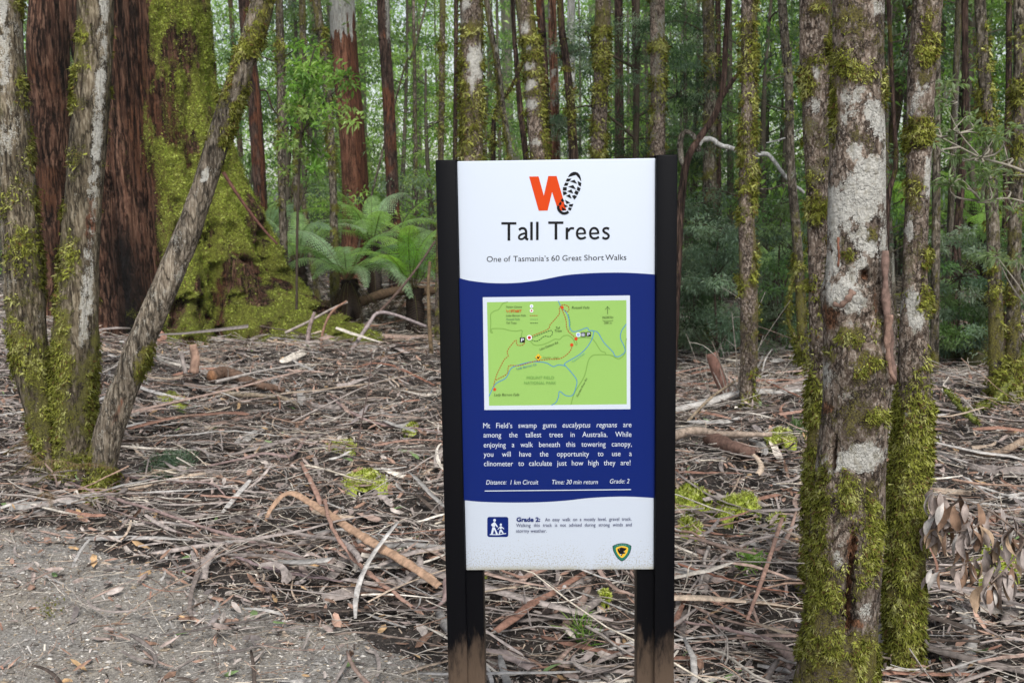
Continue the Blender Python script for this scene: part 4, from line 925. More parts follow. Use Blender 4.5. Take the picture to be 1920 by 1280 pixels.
# ------------------------------------------------------------------ leaves, ferns, shrubs
def leaves(C, D, L, W, colr, fold=.25):
    """leaf blades: C roots (n,3), D directions, L lengths, W widths; each a folded pointed blade of two quads-ish faces"""
    n = len(C); D = unit(D); L = np.broadcast_to(np.asarray(L, float), (n,))[:, None]; W = np.broadcast_to(np.asarray(W, float), (n,))[:, None]
    S = unit(np.cross(D, rng.normal(0, .6, (n, 3)) + np.array([0, 0, 1.0]))); U = np.cross(S, D)
    tip = C + D * L - np.array([0, 0, .12]) * L; mid = C + D * L * .45
    a = mid + S * W * .5 + U * W * fold; b = mid - S * W * .5 + U * W * fold
    V = np.stack([C, a, tip, b], 1).reshape(-1, 3)
    k = np.arange(n)[:, None] * 4
    F = np.concatenate([k + np.array([0, 1, 2]), k + np.array([0, 2, 3])])
    return V, F, np.repeat(np.broadcast_to(colr, (n, 3)), 4, 0)
def pick(pal, n, var=.25):
    pal = np.array(pal); return pal[rng.integers(0, len(pal), n)] * rng.uniform(1 - var, 1 + var, (n, 1))
G_BRIGHT = [(.2, .36, .07), (.27, .43, .1), (.15, .28, .06), (.34, .46, .16)]
G_MID = [(.12, .22, .08), (.16, .27, .09), (.09, .17, .06), (.2, .29, .13)]
G_DARK = [(.05, .1, .045), (.07, .13, .06), (.09, .16, .07), (.035, .075, .035)]
G_BLUE = [(.14, .21, .15), (.2, .28, .2), (.1, .16, .11), (.28, .35, .27)]
def cloud(centers, radii, n, L, W, pal, droop=.4, var=.3):
    centers = np.array(centers); radii = np.array(radii)
    k = rng.integers(0, len(centers), n); v = unit(rng.normal(0, 1, (n, 3))) * rng.uniform(0, 1, (n, 1)) ** .5
    C = centers[k] + v * radii[k]
    D = unit(v + rng.normal(0, .7, (n, 3)) + np.array([0, 0, -droop]))
    cc = pick(pal, len(centers), var)[k] * rng.uniform(.75, 1.25, (n, 1))
    return leaves(C, D, L * rng.uniform(.6, 1.3, n), W * rng.uniform(.7, 1.2, n), cc)
M_TWIG = tint_mat('twig_wood', .9, .3, 30, .15)

# ferns
def frond_mesh(seed, L=1.3, wid=.42, arch=.55, n=30, pal=G_MID, pinn=7, name='frond', flat=False):
    r = np.random.default_rng(seed); A = Acc()
    t = np.linspace(0, 1, n); x = L * (t - .12 * t ** 3 * arch * 2); z = L * arch * (1.15 * t - 1.35 * t ** 2.2)
    y = .06 * L * np.sin(t * 2.2 + r.uniform(0, 6)) * t
    R = np.stack([x, y, z], -1)
    V, F, _ = tube(R, np.linspace(.006, .0012, n), 4); A.add(V, F, np.array([.13, .12, .045]))
    T = unit(np.gradient(R, axis=0))
    pal = np.array(pal)
    fc = pal[r.integers(0, len(pal))]
    for i in range(3, n):
        w = wid * L * .5 * min(1, (t[i] - .06) * 4) * (1 - t[i]) ** .55 * r.uniform(.9, 1.08)
        if w < .01: continue
        for s in (-1, 1):
            S = unit(np.cross(T[i], [0, 0, 1.0]) * s + T[i] * .35 + np.array([0, 0, -.18 if not flat else 0]))
            m = pinn; u = np.linspace(.04, 1, m + 1)
            nn = unit(np.cross(S, T[i]) * (1 if s < 0 else -1))
            for h in (-1, 1):
                q = u[:-1] + .5 / m
                root = R[i] + S * (w * u[:-1])[:, None] - np.array([0, 0, .25]) * (w * u[:-1] ** 2)[:, None]
                d = unit(unit(np.cross(nn, S)) * h + S * .55)
                ll = .026 * L * (1 - q * .75) * (wid / .42)
                wv = S * (w / m * .42)
                tip = root + d * ll[:, None]
                Vq = np.stack([root - wv, root + wv, tip + wv * .4, tip - wv * .3], 1).reshape(-1, 3)
                k = np.arange(m)[:, None] * 4 + np.array([0, 1, 2, 3])
                A.add(Vq, k, np.repeat(fc * r.uniform(.8, 1.2, (m, 1)), 4, 0))
    o = A.build(name, M_LEAF, None, False)
    me = o.data; bpy.data.objects.remove(o)
    return me
FR = [frond_mesh(k, pal=p_) for k, p_ in enumerate(([(.29, .5, .12)], [(.26, .41, .24)], [(.24, .42, .14)], [(.37, .53, .31)], [(.35, .58, .13)], [(.3, .48, .18)]))]
DEADF = [frond_mesh(20 + k, pal=[(.26, .165, .09), (.34, .23, .14), (.17, .1, .06)], arch=.3, wid=.3, name='dead_fern_frond') for k in range(2)]
SKIRT = [frond_mesh(24 + k, pal=[(.1, .055, .03), (.15, .085, .05), (.06, .035, .022)], arch=.3, wid=.3) for k in range(2)]  # dead brown, darkened further to carry the deep shade under the fern crowns
def fern(px, py, Y, crown_z, nf, scale, label, name='tree_fern', ndead=8, mi=(0, 1, 2, 3), elev=(.1, .9), az=None, trunk=True, group=None):
    p = at(px, py, Y); g = float(gz(p[0], Y))
    root = empty(name, (p[0], Y, g), label, 'fern', group)
    if trunk:
        z = np.linspace(-.06, crown_z, 24); r = .085 + .03 * rng.uniform(size=24)
        V, F, _ = tube(np.stack([.02 * np.sin(z * 4), 0 * z, z], -1), r, 20)
        V += (fbm(V * np.array([30, 30, 8]), 3, 3)[:, None] - .5) * .05
        mesh_obj('trunk', V, [F], M_WOOD, root, True, np.array([.022, .014, .01]) * (.5 + fbm(V * 20, 3, 5))[:, None])  # stump colour darkened to carry the deep shade below the fronds
    for k in range(nf + ndead):
        dead = k >= nf
        me = SKIRT[k % 2] if dead else FR[mi[rng.integers(0, len(mi))]]
        o = bpy.data.objects.new('dead_frond' if dead else 'frond', me); col.objects.link(o); o.parent = root
        a = rng.uniform(0, 2 * math.pi) if az is None else rng.uniform(*az)
        a = a if dead else (2 * math.pi * (k + rng.uniform(-.3, .3)) / nf if az is None else a)
        e = rng.uniform(-1.25, -.8) if dead else rng.uniform(*elev)
        s = scale * rng.uniform(.75, 1.1) * (.75 if dead else 1)
        o.matrix_local = Matrix.Translation((.04 * math.cos(a), .04 * math.sin(a), crown_z)) @ Matrix.Rotation(a, 4, 'Z') @ Matrix.Rotation(-e, 4, 'Y') @ Matrix.Rotation(rng.uniform(-.3, .3), 4, 'X') @ Matrix.Scale(s, 4)
    return root
def one_frond(root, mi, a, e, s, z, roll=0, name='frond'):
    o = bpy.data.objects.new(name, FR[mi]); col.objects.link(o); o.parent = root
    o.matrix_local = Matrix.Translation((0, 0, z)) @ Matrix.Rotation(a, 4, 'Z') @ Matrix.Rotation(-e, 4, 'Y') @ Matrix.Rotation(roll, 4, 'X') @ Matrix.Scale(s, 4)
f1 = fern(655, 590, 12.3, .58, 14, .8, 'large tree fern with long pale lower fronds and brown skirt below the big red trunk', ndead=14, elev=(.05, .75), mi=(1, 2, 3, 5))
for a, e, s in ((-.45, .1, 1.05), (-.75, -.05, .95), (-.15, .3, 1.0), (-1.2, .05, .7)): one_frond(f1, 3, a, e, s, .6)
f2 = fern(775, 585, 12.0, .5, 9, .85, 'bright green tree fern close to the left post of the sign', ndead=9, elev=(.2, 1.0), mi=(0, 4, 5))
one_frond(f2, 4, -1.2, 1.25, .95, .5, 1.2); one_frond(f2, 4, -2.1, 1.15, .8, .5, -1.0); one_frond(f2, 4, -.5, .9, .9, .5, .6)
fern(560, 560, 13.5, .75, 12, .9, 'pale tree fern showing between the thin mossy stems at left', ndead=5, mi=(1, 3, 5))
fern(505, 520, 15.5, .9, 11, .9, 'pale tree fern farthest back beside the mossy giant', ndead=3, mi=(1, 3))
fern(700, 540, 14.5, .85, 12, .95, 'tree fern behind the other ferns at the foot of the straight dark trunk', ndead=4, mi=(0, 5, 3))
fern(1445, 560, 11.2, .6, 10, .75, 'bluish fern among the feathery shrubs right of the sign', ndead=2, mi=(1, 3))
fern(1660, 560, 13, .9, 11, 1.0, 'bright fern glimpsed between the two mossy foreground trunks', ndead=2, mi=(0, 4))
fern(1850, 560, 12.5, .85, 12, 1.0, 'bright green fern in front of the pole trees at the right edge', ndead=3, mi=(0, 4, 5))

# shrubs and saplings
def plant(name, px, py, Y, label, blobs, n, L, W, pal, stems=(), cat='shrub', droop=.4, group=None, var=.3, wood=(.07, .055, .04)):
    """blobs: (px, py, dY, rx px, rz px) foliage clumps; stems: lists of (px, py, width px)"""
    p = at(px, py, Y); g = float(gz(p[0], Y)); org = np.array([p[0], Y, g])
    root = empty(name, org, label, cat, group); K = Y / FPX
    C, R = [], []
    for bx, by, dy, rx, rz in blobs:
        C.append(at(bx, by, Y + dy) - org); R.append((rx * K, max(rx, rz) * K * .9, rz * K))
    V, F, c = cloud(C, R, n, L, W, pal, droop, var)
    mesh_obj('foliage', V, [F], M_LEAF, root, False, c)
    A = Acc()
    for st in stems:
        P = catmull([[*(at(x, y, Y) - org), w / 2 * K] for x, y, w in st], 5 * len(st)); V, F, _ = tube(P[:, :3], np.maximum(P[:, 3], .0015), 7); A.add(V, F, np.array(wood))
    # small twigs from the nearest stem point out to each clump
    sp = np.array([at(x, y, Y) - org for st in stems for x, y, w in st]) if stems else np.array([[0, 0, 0.]])
    for q in C:
        k = np.argmin(np.linalg.norm(sp - q, axis=1) + np.maximum(0, sp[:, 2] - q[2])); a = sp[k]
        P = catmull([a, (a + q) / 2 + rng.normal(0, .03, 3), q], 8); V, F, _ = tube(P, np.linspace(.006, .002, 8), 5); A.add(V, F, np.array(wood))
    A.build('stem', M_TWIG, root)
    return root
def scatter(x0, x1, y0, y1, n, rx, rz, dy=.6):
    return [(rng.uniform(x0, x1), rng.uniform(y0, y1), rng.uniform(-dy, dy), rx * rng.uniform(.6, 1.4), rz * rng.uniform(.6, 1.4)) for _ in range(n)]
plant('leafy_sapling', 556, 580, 10.2, 'small sapling with glossy bright green leaves left of the big red trunk', scatter(540, 600, 80, 160, 12, 20, 12, .3) + scatter(535, 665, 120, 250, 26, 20, 12, .3) + scatter(530, 600, 250, 330, 9, 14, 10, .3) + [(640, 150, 0, 24, 10), (655, 142, 0, 14, 8)],
      1500, .075, .028, G_BRIGHT, [[(556, 580, 5), (558, 400, 5), (565, 250, 4), (575, 150, 3), (590, 90, 2)], [(565, 250, 3), (610, 190, 2.5), (655, 145, 1.5)]], 'sapling', .2)
plant('feathery_shrub', 1300, 600, 9.6, 'dark feathery shrub touching the right post of the sign', scatter(1275, 1350, 360, 650, 46, 30, 18), 8000, .048, .012, G_BLUE + G_DARK, [[(1300, 640, 6), (1305, 500, 5), (1310, 380, 3)], [(1300, 600, 4), (1330, 450, 3)]])
plant('feathery_shrub', 1345, 610, 9.0, 'low bluish feathery shrub left of the trunk with moss collars', scatter(1290, 1390, 420, 640, 44, 32, 14), 7500, .045, .011, G_BLUE, [[(1345, 650, 5), (1340, 520, 4), (1350, 430, 2)]])
plant('feathery_shrub', 1455, 600, 9.8, 'grey green feathery shrub between the collared trunk and the half hidden trunk', scatter(1420, 1520, 380, 660, 56, 30, 16), 8500, .048, .012, G_BLUE + G_MID, [[(1455, 640, 6), (1460, 500, 4), (1465, 390, 2)], [(1455, 600, 4), (1490, 470, 2)]])
plant('feathery_shrub', 1795, 620, 8.8, 'dark green layered shrub left of the mossy pair at the right edge', scatter(1755, 1850, 430, 670, 54, 32, 10), 7500, .046, .014, G_MID + G_BLUE, [[(1795, 660, 5), (1800, 520, 4), (1790, 430, 2)]])
plant('feathery_shrub', 1905, 600, 8.4, 'leafy green shrub cut by the right edge of the picture', scatter(1850, 1960, 430, 580, 30, 30, 8), 5000, .036, .012, G_MID + G_BLUE, [[(1925, 650, 6), (1920, 520, 4), (1900, 430, 2)]])
plant('dark_myrtle_tree', 1190, 560, 13, 'dark tree with drooping feathery sprays behind the right half of the sign', scatter(1040, 1130, 70, 130, 16, 30, 9, .8) + scatter(1050, 1330, 30, 290, 90, 34, 12, 1.0) + scatter(1030, 1110, 190, 250, 12, 24, 8, .6) + scatter(1250, 1350, 100, 300, 24, 30, 12, .8), 24000, .042, .011, G_DARK + G_BLUE,
      [[(1190, 580, 14), (1192, 300, 12), (1195, 100, 10), (1195, -100, 8)], [(1192, 260, 6), (1110, 200, 4), (1040, 220, 2)], [(1195, 130, 6), (1110, 90, 4), (1050, 110, 2)], [(1193, 220, 6), (1270, 180, 4), (1330, 200, 2)], [(1195, 60, 5), (1270, 40, 3), (1320, 60, 2)]], 'tree', .8)
plant('dark_myrtle_tree', 1290, 560, 14, 'smaller dark leafy tree behind the dark curved tree', scatter(1260, 1400, 180, 400, 44, 34, 16, 1.0), 11000, .04, .012, G_MID + G_BLUE, [[(1300, 560, 8), (1305, 300, 7), (1310, 100, 5)]], 'tree', .7)
lb = plant('leafy_branch_sapling', 1945, 900, 5.2, 'sapling at the right edge reaching in with thin pale leafy twigs', scatter(1745, 1800, 150, 200, 6, 14, 10, .2) + scatter(1735, 1780, 240, 275, 6, 14, 8, .2) + scatter(1775, 1900, 215, 310, 14, 22, 12, .2) + scatter(1830, 1920, 300, 400, 10, 26, 14, .2) + scatter(1740, 1790, 330, 350, 3, 14, 6, .2) + scatter(1860, 1920, 470, 500, 4, 18, 8, .2), 850, .05, .014, [(.22, .3, .14), (.3, .38, .22), (.16, .23, .1)],
      [[(1950, 930, 10), (1945, 600, 9), (1940, 330, 7), (1935, 100, 5)], [(1942, 330, 6), (1890, 310, 5), (1840, 296, 4), (1800, 276, 3), (1765, 258, 2)], [(1940, 385, 4), (1890, 372, 3), (1840, 378, 2)], [(1838, 295, 3), (1800, 250, 2), (1770, 190, 1.5)]], 'sapling', .2, wood=(.3, .27, .22))
plant('fern_like_sapling', 735, 480, 17, 'pale green low shrub behind the ferns and the big red trunk', scatter(560, 860, 330, 470, 50, 40, 22, 1.5), 7000, .06, .02, G_BRIGHT + G_BLUE, [[(735, 500, 5), (730, 400, 4)], [(640, 500, 4), (630, 400, 3)], [(820, 500, 4), (815, 400, 3)]])

for o_ in SHADE_CROWNS:                                                     # leafy tops added unseen above the frame to shade the right side
    n_ = 10; zt = 3.2 + .32 * o_['_y']; C_ = np.stack([rng.normal(0, .9, n_), rng.normal(0, .9, n_), rng.uniform(zt * .75, zt * 1.2, n_)], 1)
    V, F, c_ = cloud(C_, np.tile([.8, .8, .4], (n_, 1)), 1500, .12, .045, G_MID + G_DARK, .4); mesh_obj('crown', V, [F], M_LEAF, o_, False, c_)
# understory behind: prototypes, then copies
def sap_proto(seed, h, n, pal, spread, z0, leafL=.085, leafW=.03):
    r = np.random.default_rng(seed)
    root = empty('understory_tree', (0, 0, 0))
    z = np.linspace(-.1, h, 14); bend = r.normal(0, .12, 2)
    P = np.stack([bend[0] * np.sin(z / h * 3) * h * .2, bend[1] * np.sin(z / h * 2) * h * .2, z], -1)
    V, F, _ = tube(P, np.linspace(.055, .015, 14), 8); A = Acc(); A.add(V, F, np.array([.1, .085, .065]))
    C, R = [], []
    for k in range(int(spread * 16)):
        zz = r.uniform(z0, h); a = r.uniform(0, 6.28); d = r.uniform(.2, 1.0) * spread * (1 - .4 * zz / h)
        s = np.array([np.interp(zz - .3 * d, z, P[:, 0]), np.interp(zz - .3 * d, z, P[:, 1]), zz - .3 * d]); e = s + [d * math.cos(a), d * math.sin(a), .3 * d]
        V, F, _ = tube(catmull([s, (s + e) / 2 + r.normal(0, .05, 3), e], 6), np.linspace(.012, .003, 6), 5); A.add(V, F, np.array([.1, .085, .065]))
        for q in range(3): C.append(e + r.normal(0, .22, 3)); R.append((.34 * r.uniform(.6, 1.3), .34 * r.uniform(.6, 1.3), .1 * r.uniform(.6, 1.4)))
    A.build('trunk', M_TWIG, root)
    V, F, c = cloud(C, R, n, leafL, leafW, pal, .5)
    mesh_obj('crown', V, [F], M_LEAF, root, False, c)
    return root
protos = [sap_proto(1, 7.5, 3800, G_BRIGHT, 1.3, .6), sap_proto(2, 8.5, 3600, G_MID, 1.5, 1.0), sap_proto(3, 6.0, 3300, G_BRIGHT + G_MID, 1.2, .4), sap_proto(4, 9.0, 3600, G_MID + G_BLUE, 1.4, .8),
          sap_proto(5, 4.0, 2600, G_BLUE + G_MID, 1.1, .2), sap_proto(6, 3.0, 2300, G_BRIGHT, 1.2, .15)]
LAB = ['tall bushy understory tree with bright yellow green leaves in the forest behind', 'tall understory tree with mid green leaves in the forest behind', 'medium bushy understory tree of mixed green leaves in the forest behind',
       'tall understory tree with bluish green leaves in the forest behind', 'low bluish green bush in the forest behind', 'low bright green bush in the forest behind']
first = [True] * len(protos)
def put(k, x, y, s=1.0):
    o = protos[k] if first[k] else copy_tree(protos[k])
    first[k] = False
    o.location = (x, y, float(gz(x, y)) - .02); o.rotation_euler = (0, 0, rng.uniform(0, 6.28)); o.scale = (s, s, s * rng.uniform(.9, 1.15))
    tag(o, LAB[k], 'tree' if k < 4 else 'bush', 'understory trees and bushes behind the sign')
for i in range(140):
    Y = rng.uniform(17, 38) ; u = rng.uniform(-.8, .78)
    if i < 34: Y = rng.uniform(12.5, 19); u = rng.uniform(.2, .66)
    k = rng.choice(6, p=(.24, .16, .2, .08, .12, .2)) if u < .15 else rng.choice(6, p=(.2, .22, .18, .14, .16, .1))
    put(k, u * Y, Y, rng.uniform(.8, 1.3))
# pole trees far back
def pole_proto(seed, mat, bend):
    r = np.random.default_rng(seed); z = np.linspace(-.2, 16, 40)
    P = np.stack([bend * np.sin(z * .25 + seed), bend * np.cos(z * .2), z], -1) - np.array([bend * math.sin(seed), bend, 0])
    V, F, _ = tube(P, np.linspace(.11, .05, 40), 10)
    root = empty('pole_tree', (0, 0, 0))
    b = fbm(V * np.array([6, 6, 1.5]), 3, seed)
    mesh_obj('trunk', V, [F], mat, root, True, None, {'moss': .35 + (b - .5) * 1.8, 'lichen': .25 + (.5 - b) * 1.2, 'red': 0 * b})
    if bend > .2:
        A = Acc()
        for k in range(5):
            zz = r.uniform(2, 7); a = r.uniform(0, 6.28); i = int(np.searchsorted(z, zz)); e = P[i] + np.array([math.cos(a), math.sin(a), 1.2]) * r.uniform(.5, 1.4)
            V, F, _ = tube(catmull([P[i], (P[i] + e) / 2 + r.normal(0, .1, 3), e], 8), np.linspace(.03, .008, 8), 6); A.add(V, F, np.array([.12, .1, .07]))
        A.build('branch', M_TWIG, root)
    return root
pp = [pole_proto(1, BARK['pole'], .1), pole_proto(2, BARK['dark'], .25), pole_proto(3, BARK['pale'], .08), pole_proto(4, BARK['lichen'], .3), pole_proto(5, BARK['pole'], .4)]
PL = ['mossy thin pole tree deep in the forest', 'dark thin pole tree deep in the forest', 'pale straight gum pole deep in the forest', 'lichen spotted slender tree deep in the forest', 'slender crooked mossy tree deep in the forest']
pf = [True] * 5
for i in range(36):
    Y = 13 + 37 * rng.uniform() ** .9; u = rng.uniform(-.75, .75)
    if i >= 14: Y = rng.uniform(10.5, 20); u = rng.uniform(.33, .62)
    if Y < 16 and (-.26 < u < .02): continue
    k = rng.choice(5, p=(.26, .18, .16, .2, .2)) if Y > 22 else rng.choice([0, 1, 3, 4])
    o = pp[k] if pf[k] else copy_tree(pp[k]); pf[k] = False
    s = rng.uniform(.35, 1.25) * (1.0 if Y > 20 else .7); x = u * Y
    o.location = (x, Y, float(gz(x, Y))); o.scale = (s, s, 1); o.rotation_euler = (rng.normal(0, .04), rng.normal(0, .075), rng.uniform(0, 6.28))
    tag(o, PL[k], 'tree', 'pole trees deep in the forest')
for k in range(5):
    if pf[k]:
        for c in list(pp[k].children): bpy.data.objects.remove(c)
        bpy.data.objects.remove(pp[k])
# the far wood as one mass
def far_wood():
    n = 420000; Y = rng.uniform(38, 85, n * 2); X = rng.uniform(-.95, .95, n * 2) * Y; Z = rng.uniform(0, 1, n * 2) ** .8 * 19
    P = np.stack([X, Y, Z], -1)
    d = fbm(P * np.array([.35, .35, .5]), 3, 77)
    keep = d > .41 + .055 * np.clip((Z - 2) / 10, 0, 1); P = P[keep][:n]; m = len(P)
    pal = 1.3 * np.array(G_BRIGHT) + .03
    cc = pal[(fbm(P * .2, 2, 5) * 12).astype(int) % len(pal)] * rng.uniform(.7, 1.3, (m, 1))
    V, F, c = leaves(P, rng.normal(0, 1, (m, 3)) + [0, 0, -.4], rng.uniform(.14, .32, m), rng.uniform(.06, .12, m), cc)
    A = Acc(); A.add(V, F, c)
    for k in range(70):
        y = rng.uniform(40, 80); x = rng.uniform(-.72, .72) * y; r = rng.uniform(.06, .28); z = np.linspace(-.3, 24, 12)
        V, F, _ = tube(np.stack([x + rng.normal(0, .02) * z + .1 * np.sin(z), y + 0 * z, z], -1), np.linspace(r, r * .7, 12), 7)
        A.add(V, F, np.array([(.4, .39, .36), (.16, .13, .1), (.25, .23, .2)][k % 3]))
    tag(A.build('distant_forest', M_LEAF, None, False), 'far mass of pale green leaves and thin trunks filling the background', 'forest', kind='stuff')
far_wood()
# ------------------------------------------------------------------ litter on the forest floor
PAL_B = 1.25 * np.array([(.27, .23, .21), (.28, .2, .165), (.23, .125, .09), (.37, .29, .22), (.33, .31, .29), (.08, .062, .052), (.2, .17, .155), (.5, .45, .39)])
PB_W = np.array([5, 3, 2, 2, 5, 3.5, 4, 1.6])
def spots(n, y0=2.5, y1=19, pw=-.6, path_keep=.04):
    out = np.zeros((0, 2))
    while len(out) < n:
        m = n * 3; u = rng.uniform(0, 1, m); e = pw + 2
        Y = (y0 ** e + u * (y1 ** e - y0 ** e)) ** (1 / e); X = rng.uniform(-.9, .86, m) * Y + rng.normal(0, .2, m)
        s = path_side(X, Y) + (fbm(np.stack([X * 2, Y * 2, 0 * X], -1), 3, 90) - .5) * 1.1
        keep = rng.uniform(0, 1, m) < np.where(s > 0, 1, np.maximum(path_keep, np.exp(s / .5)))
        keep &= ~((np.abs(X + 1.05 * Y / 5.2 * 2.05) < .0))
        out = np.vstack([out, np.stack([X, Y], -1)[keep]])
    return out[:n]
def headings(n):
    a = np.where(rng.uniform(size=n) < .42, rng.normal(-.28, .5, n), rng.uniform(-math.pi, math.pi, n))
    return a
def strips(P, L, W, K=8, curl=None, lift=None, bend=None, pitch=None, sag=.0):
    """curled bark ribbons; returns V (n,K,3,3) in world space"""
    n = len(P); a = headings(n); t = np.linspace(-.5, .5, K)[None]
    b = rng.normal(0, .35, (n, 1)) if bend is None else bend
    ang = a[:, None] + b * t * 2
    dx = np.cos(ang); dy = np.sin(ang)
    px = np.cumsum(dx, 1); py = np.cumsum(dy, 1); px -= px.mean(1, keepdims=True); py -= py.mean(1, keepdims=True)
    X = P[:, 0:1] + px * L[:, None] / K; Y = P[:, 1:2] + py * L[:, None] / K
    Z = gz(X, Y); Z = .45 * Z + .55 * Z.mean(1, keepdims=True)
    pi = rng.normal(0, .09, (n, 1)) if pitch is None else pitch
    lf = (rng.uniform(0, 1, n) ** 1.5 * .085)[:, None] if lift is None else lift
    Z = Z + lf + .008 + pi * t * L[:, None] + np.abs(pi) * L[:, None] * .35 + rng.normal(0, .02, (n, 1)) * (4 * t ** 2) * np.minimum(L[:, None], .6)
    nx, ny = -np.sin(ang), np.cos(ang)
    prof = np.array([.75, 1, 1.05, 1, .95, .95, .8, .45]); prof = np.interp(np.linspace(0, 1, K), np.linspace(0, 1, 8), prof)[None]
    w = W[:, None] * prof * rng.uniform(.85, 1.15, (n, K)) / 2
    roll = rng.normal(0, .35, (n, 1)) + rng.normal(0, .5, (n, 1)) * t
    c = rng.uniform(-.2, .9, (n, 1)) if curl is None else curl
    ex = nx * np.cos(roll); ey = ny * np.cos(roll); ez = np.sin(roll) + 0 * nx
    C = np.stack([X, Y, Z], -1); E = np.stack([ex, ey, ez], -1)
    U = np.stack([-nx * np.sin(roll), -ny * np.sin(roll), np.cos(roll) + 0 * nx], -1)
    V = np.stack([C - E * w[..., None] + 0 * U, C + U * (w * c * .8)[..., None], C + E * w[..., None]], 2)
    return V
def strip_faces(K): 
    i = np.arange(K - 1)[:, None]; j = np.arange(2)[None]; a = (i * 3 + j).reshape(-1)
    return np.stack([a, a + 1, a + 4, a + 3], -1)
def bcol(n): return PAL_B[rng.choice(8, n, p=PB_W / PB_W.sum())] * rng.uniform(.75, 1.3, (n, 1))
def stuff_from(name, V, F, c, mat, label, cat):
    n, m = V.shape[0], int(np.prod(V.shape[1:-1]))
    Fa = (np.arange(n)[:, None, None] * m + F[None]).reshape(-1, F.shape[1])
    cv = np.repeat(c[:, None], m, 1) * rng.uniform(.85, 1.15, (n, m, 1))
    o = mesh_obj(name, V.reshape(-1, 3), [Fa], mat, None, False, cv.reshape(-1, 3))
    return tag(o, label, cat, kind='stuff')
def single(name, V, F, c, mat, label, cat, group, smooth=True, solid=0.0):
    org = V.reshape(-1, 3).mean(0); v = V.reshape(-1, 3) - org
    o = mesh_obj(name, v, [F], mat, None, smooth, np.array(c) * (.75 + .5 * fbm(v * np.array([35, 35, 35]), 2, 4))[:, None]); o.location = org
    if solid: md = o.modifiers.new('thick', 'SOLIDIFY'); md.thickness = solid
    return tag(o, label, cat, group)
K = 8; FB = strip_faces(K)
# bark strips: the 270 that show largest are things of their own
n = 11500; P = spots(n, pw=-.8); d = np.hypot(P[:, 0], P[:, 1])
L = np.clip(rng.lognormal(-1.35, .65, n), .07, 1.3); W = np.clip(rng.lognormal(-4.25, .65, n), .005, .07) * np.minimum(1.2, .6 + L)
co = rng.uniform(size=n) < .1; L[co] *= 1.7; W[co] *= 1.7; W = np.minimum(W, np.interp(d, [2.5, 3.6, 5], [.022, .03, .085]))
onp = path_side(P[:, 0], P[:, 1]) < -.05; L[onp] *= .6; W[onp] = np.minimum(W[onp], .013)
V = strips(P, L, W, K); c = bcol(n)
inv_ = np.where(np.abs(P[:, 0]) < .5 * P[:, 1], 1, .02)
big = np.argsort(-(L * W ** .5) * inv_ / d ** 1.3)[:255]
def colour_word(q):
    if q.mean() < .13: return 'dark'
    if q[0] > q[2] * 1.9: return 'reddish brown'
    if q.mean() > .3: return 'pale'
    return 'grey mauve'
for i in big:
    single('bark_strip', V[i], FB, c[i], M_LITTER, 'one of the fallen %s strips of shed bark lying among the litter' % colour_word(c[i]), 'bark strip', 'bark strips shed over the forest floor', True, .002)
rest = np.setdiff1d(np.arange(n), big)
stuff_from('bark_litter', V[rest], FB, c[rest], M_LITTER, 'tangle of small shed bark strips covering the forest floor', 'bark litter')
# sticks
def sticks(P, L, R, Kk=7, wig=.03, pitch=None):
    n = len(P); a = headings(n); t = np.linspace(-.5, .5, Kk)[None]
    ang = a[:, None] + np.cumsum(rng.normal(0, .16, (n, Kk)), 1)
    px = np.cumsum(np.cos(ang), 1); py = np.cumsum(np.sin(ang), 1); px -= px.mean(1, keepdims=True); py -= py.mean(1, keepdims=True)
    X = P[:, :1] + px * L[:, None] / Kk; Y = P[:, 1:] + py * L[:, None] / Kk
    Z = gz(X, Y); Z = .3 * Z + .7 * Z.mean(1, keepdims=True)
    pi = rng.normal(0, .12, (n, 1)) if pitch is None else pitch
    Z = Z + (rng.uniform(0, 1, n) ** 1.5 * .1)[:, None] + R[:, None] + pi * t * L[:, None] + np.abs(pi) * L[:, None] * .4 + rng.normal(0, wig * .25, (n, Kk)) * L[:, None]
    T = unit(np.stack([np.cos(ang), np.sin(ang), pi + 0 * ang], -1)); A_ = unit(np.cross(T, [0, 0, 1.0])); B_ = np.cross(T, A_)
    th = np.linspace(0, 2 * np.pi, 5, endpoint=False); r = R[:, None] * np.linspace(1, .55, Kk)[None] * rng.uniform(.85, 1.15, (n, Kk))
    return np.stack([X, Y, Z], -1)[:, :, None] + r[..., None, None] * (np.cos(th)[None, None, :, None] * A_[:, :, None] + np.sin(th)[None, None, :, None] * B_[:, :, None])
def stick_faces(Kk, s=5):
    i = np.arange(Kk - 1)[:, None] * s; j = np.arange(s)[None]; k = (j + 1) % s
    return np.stack([i + j, i + k, i + s + k, i + s + j], -1).reshape(-1, 4)
FS = stick_faces(7)
PAL_S = 1.12 * np.array([(.33, .29, .26), (.42, .38, .33), (.2, .16, .13), (.3, .2, .15), (.13, .1, .085), (.5, .44, .36)])
n = 10500; P = spots(n, pw=-.75, path_keep=.02); L = np.clip(rng.lognormal(-1.3, .6, n), .06, 1.3); R = np.clip(rng.lognormal(-5.9, .5, n), .0013, .011)
onp = path_side(P[:, 0], P[:, 1]) < -.05; L[onp] *= .5; R[onp] *= .6
d = np.hypot(P[:, 0], P[:, 1]); V = sticks(P, L, R); c = PAL_S[rng.choice(6, n, p=(.3, .18, .2, .16, .1, .06))] * rng.uniform(.75, 1.2, (n, 1))
inv_ = np.where(np.abs(P[:, 0]) < .5 * P[:, 1], 1, .02)
big = np.argsort(-(L * R ** .5) * inv_ / d ** 1.3)[:200]
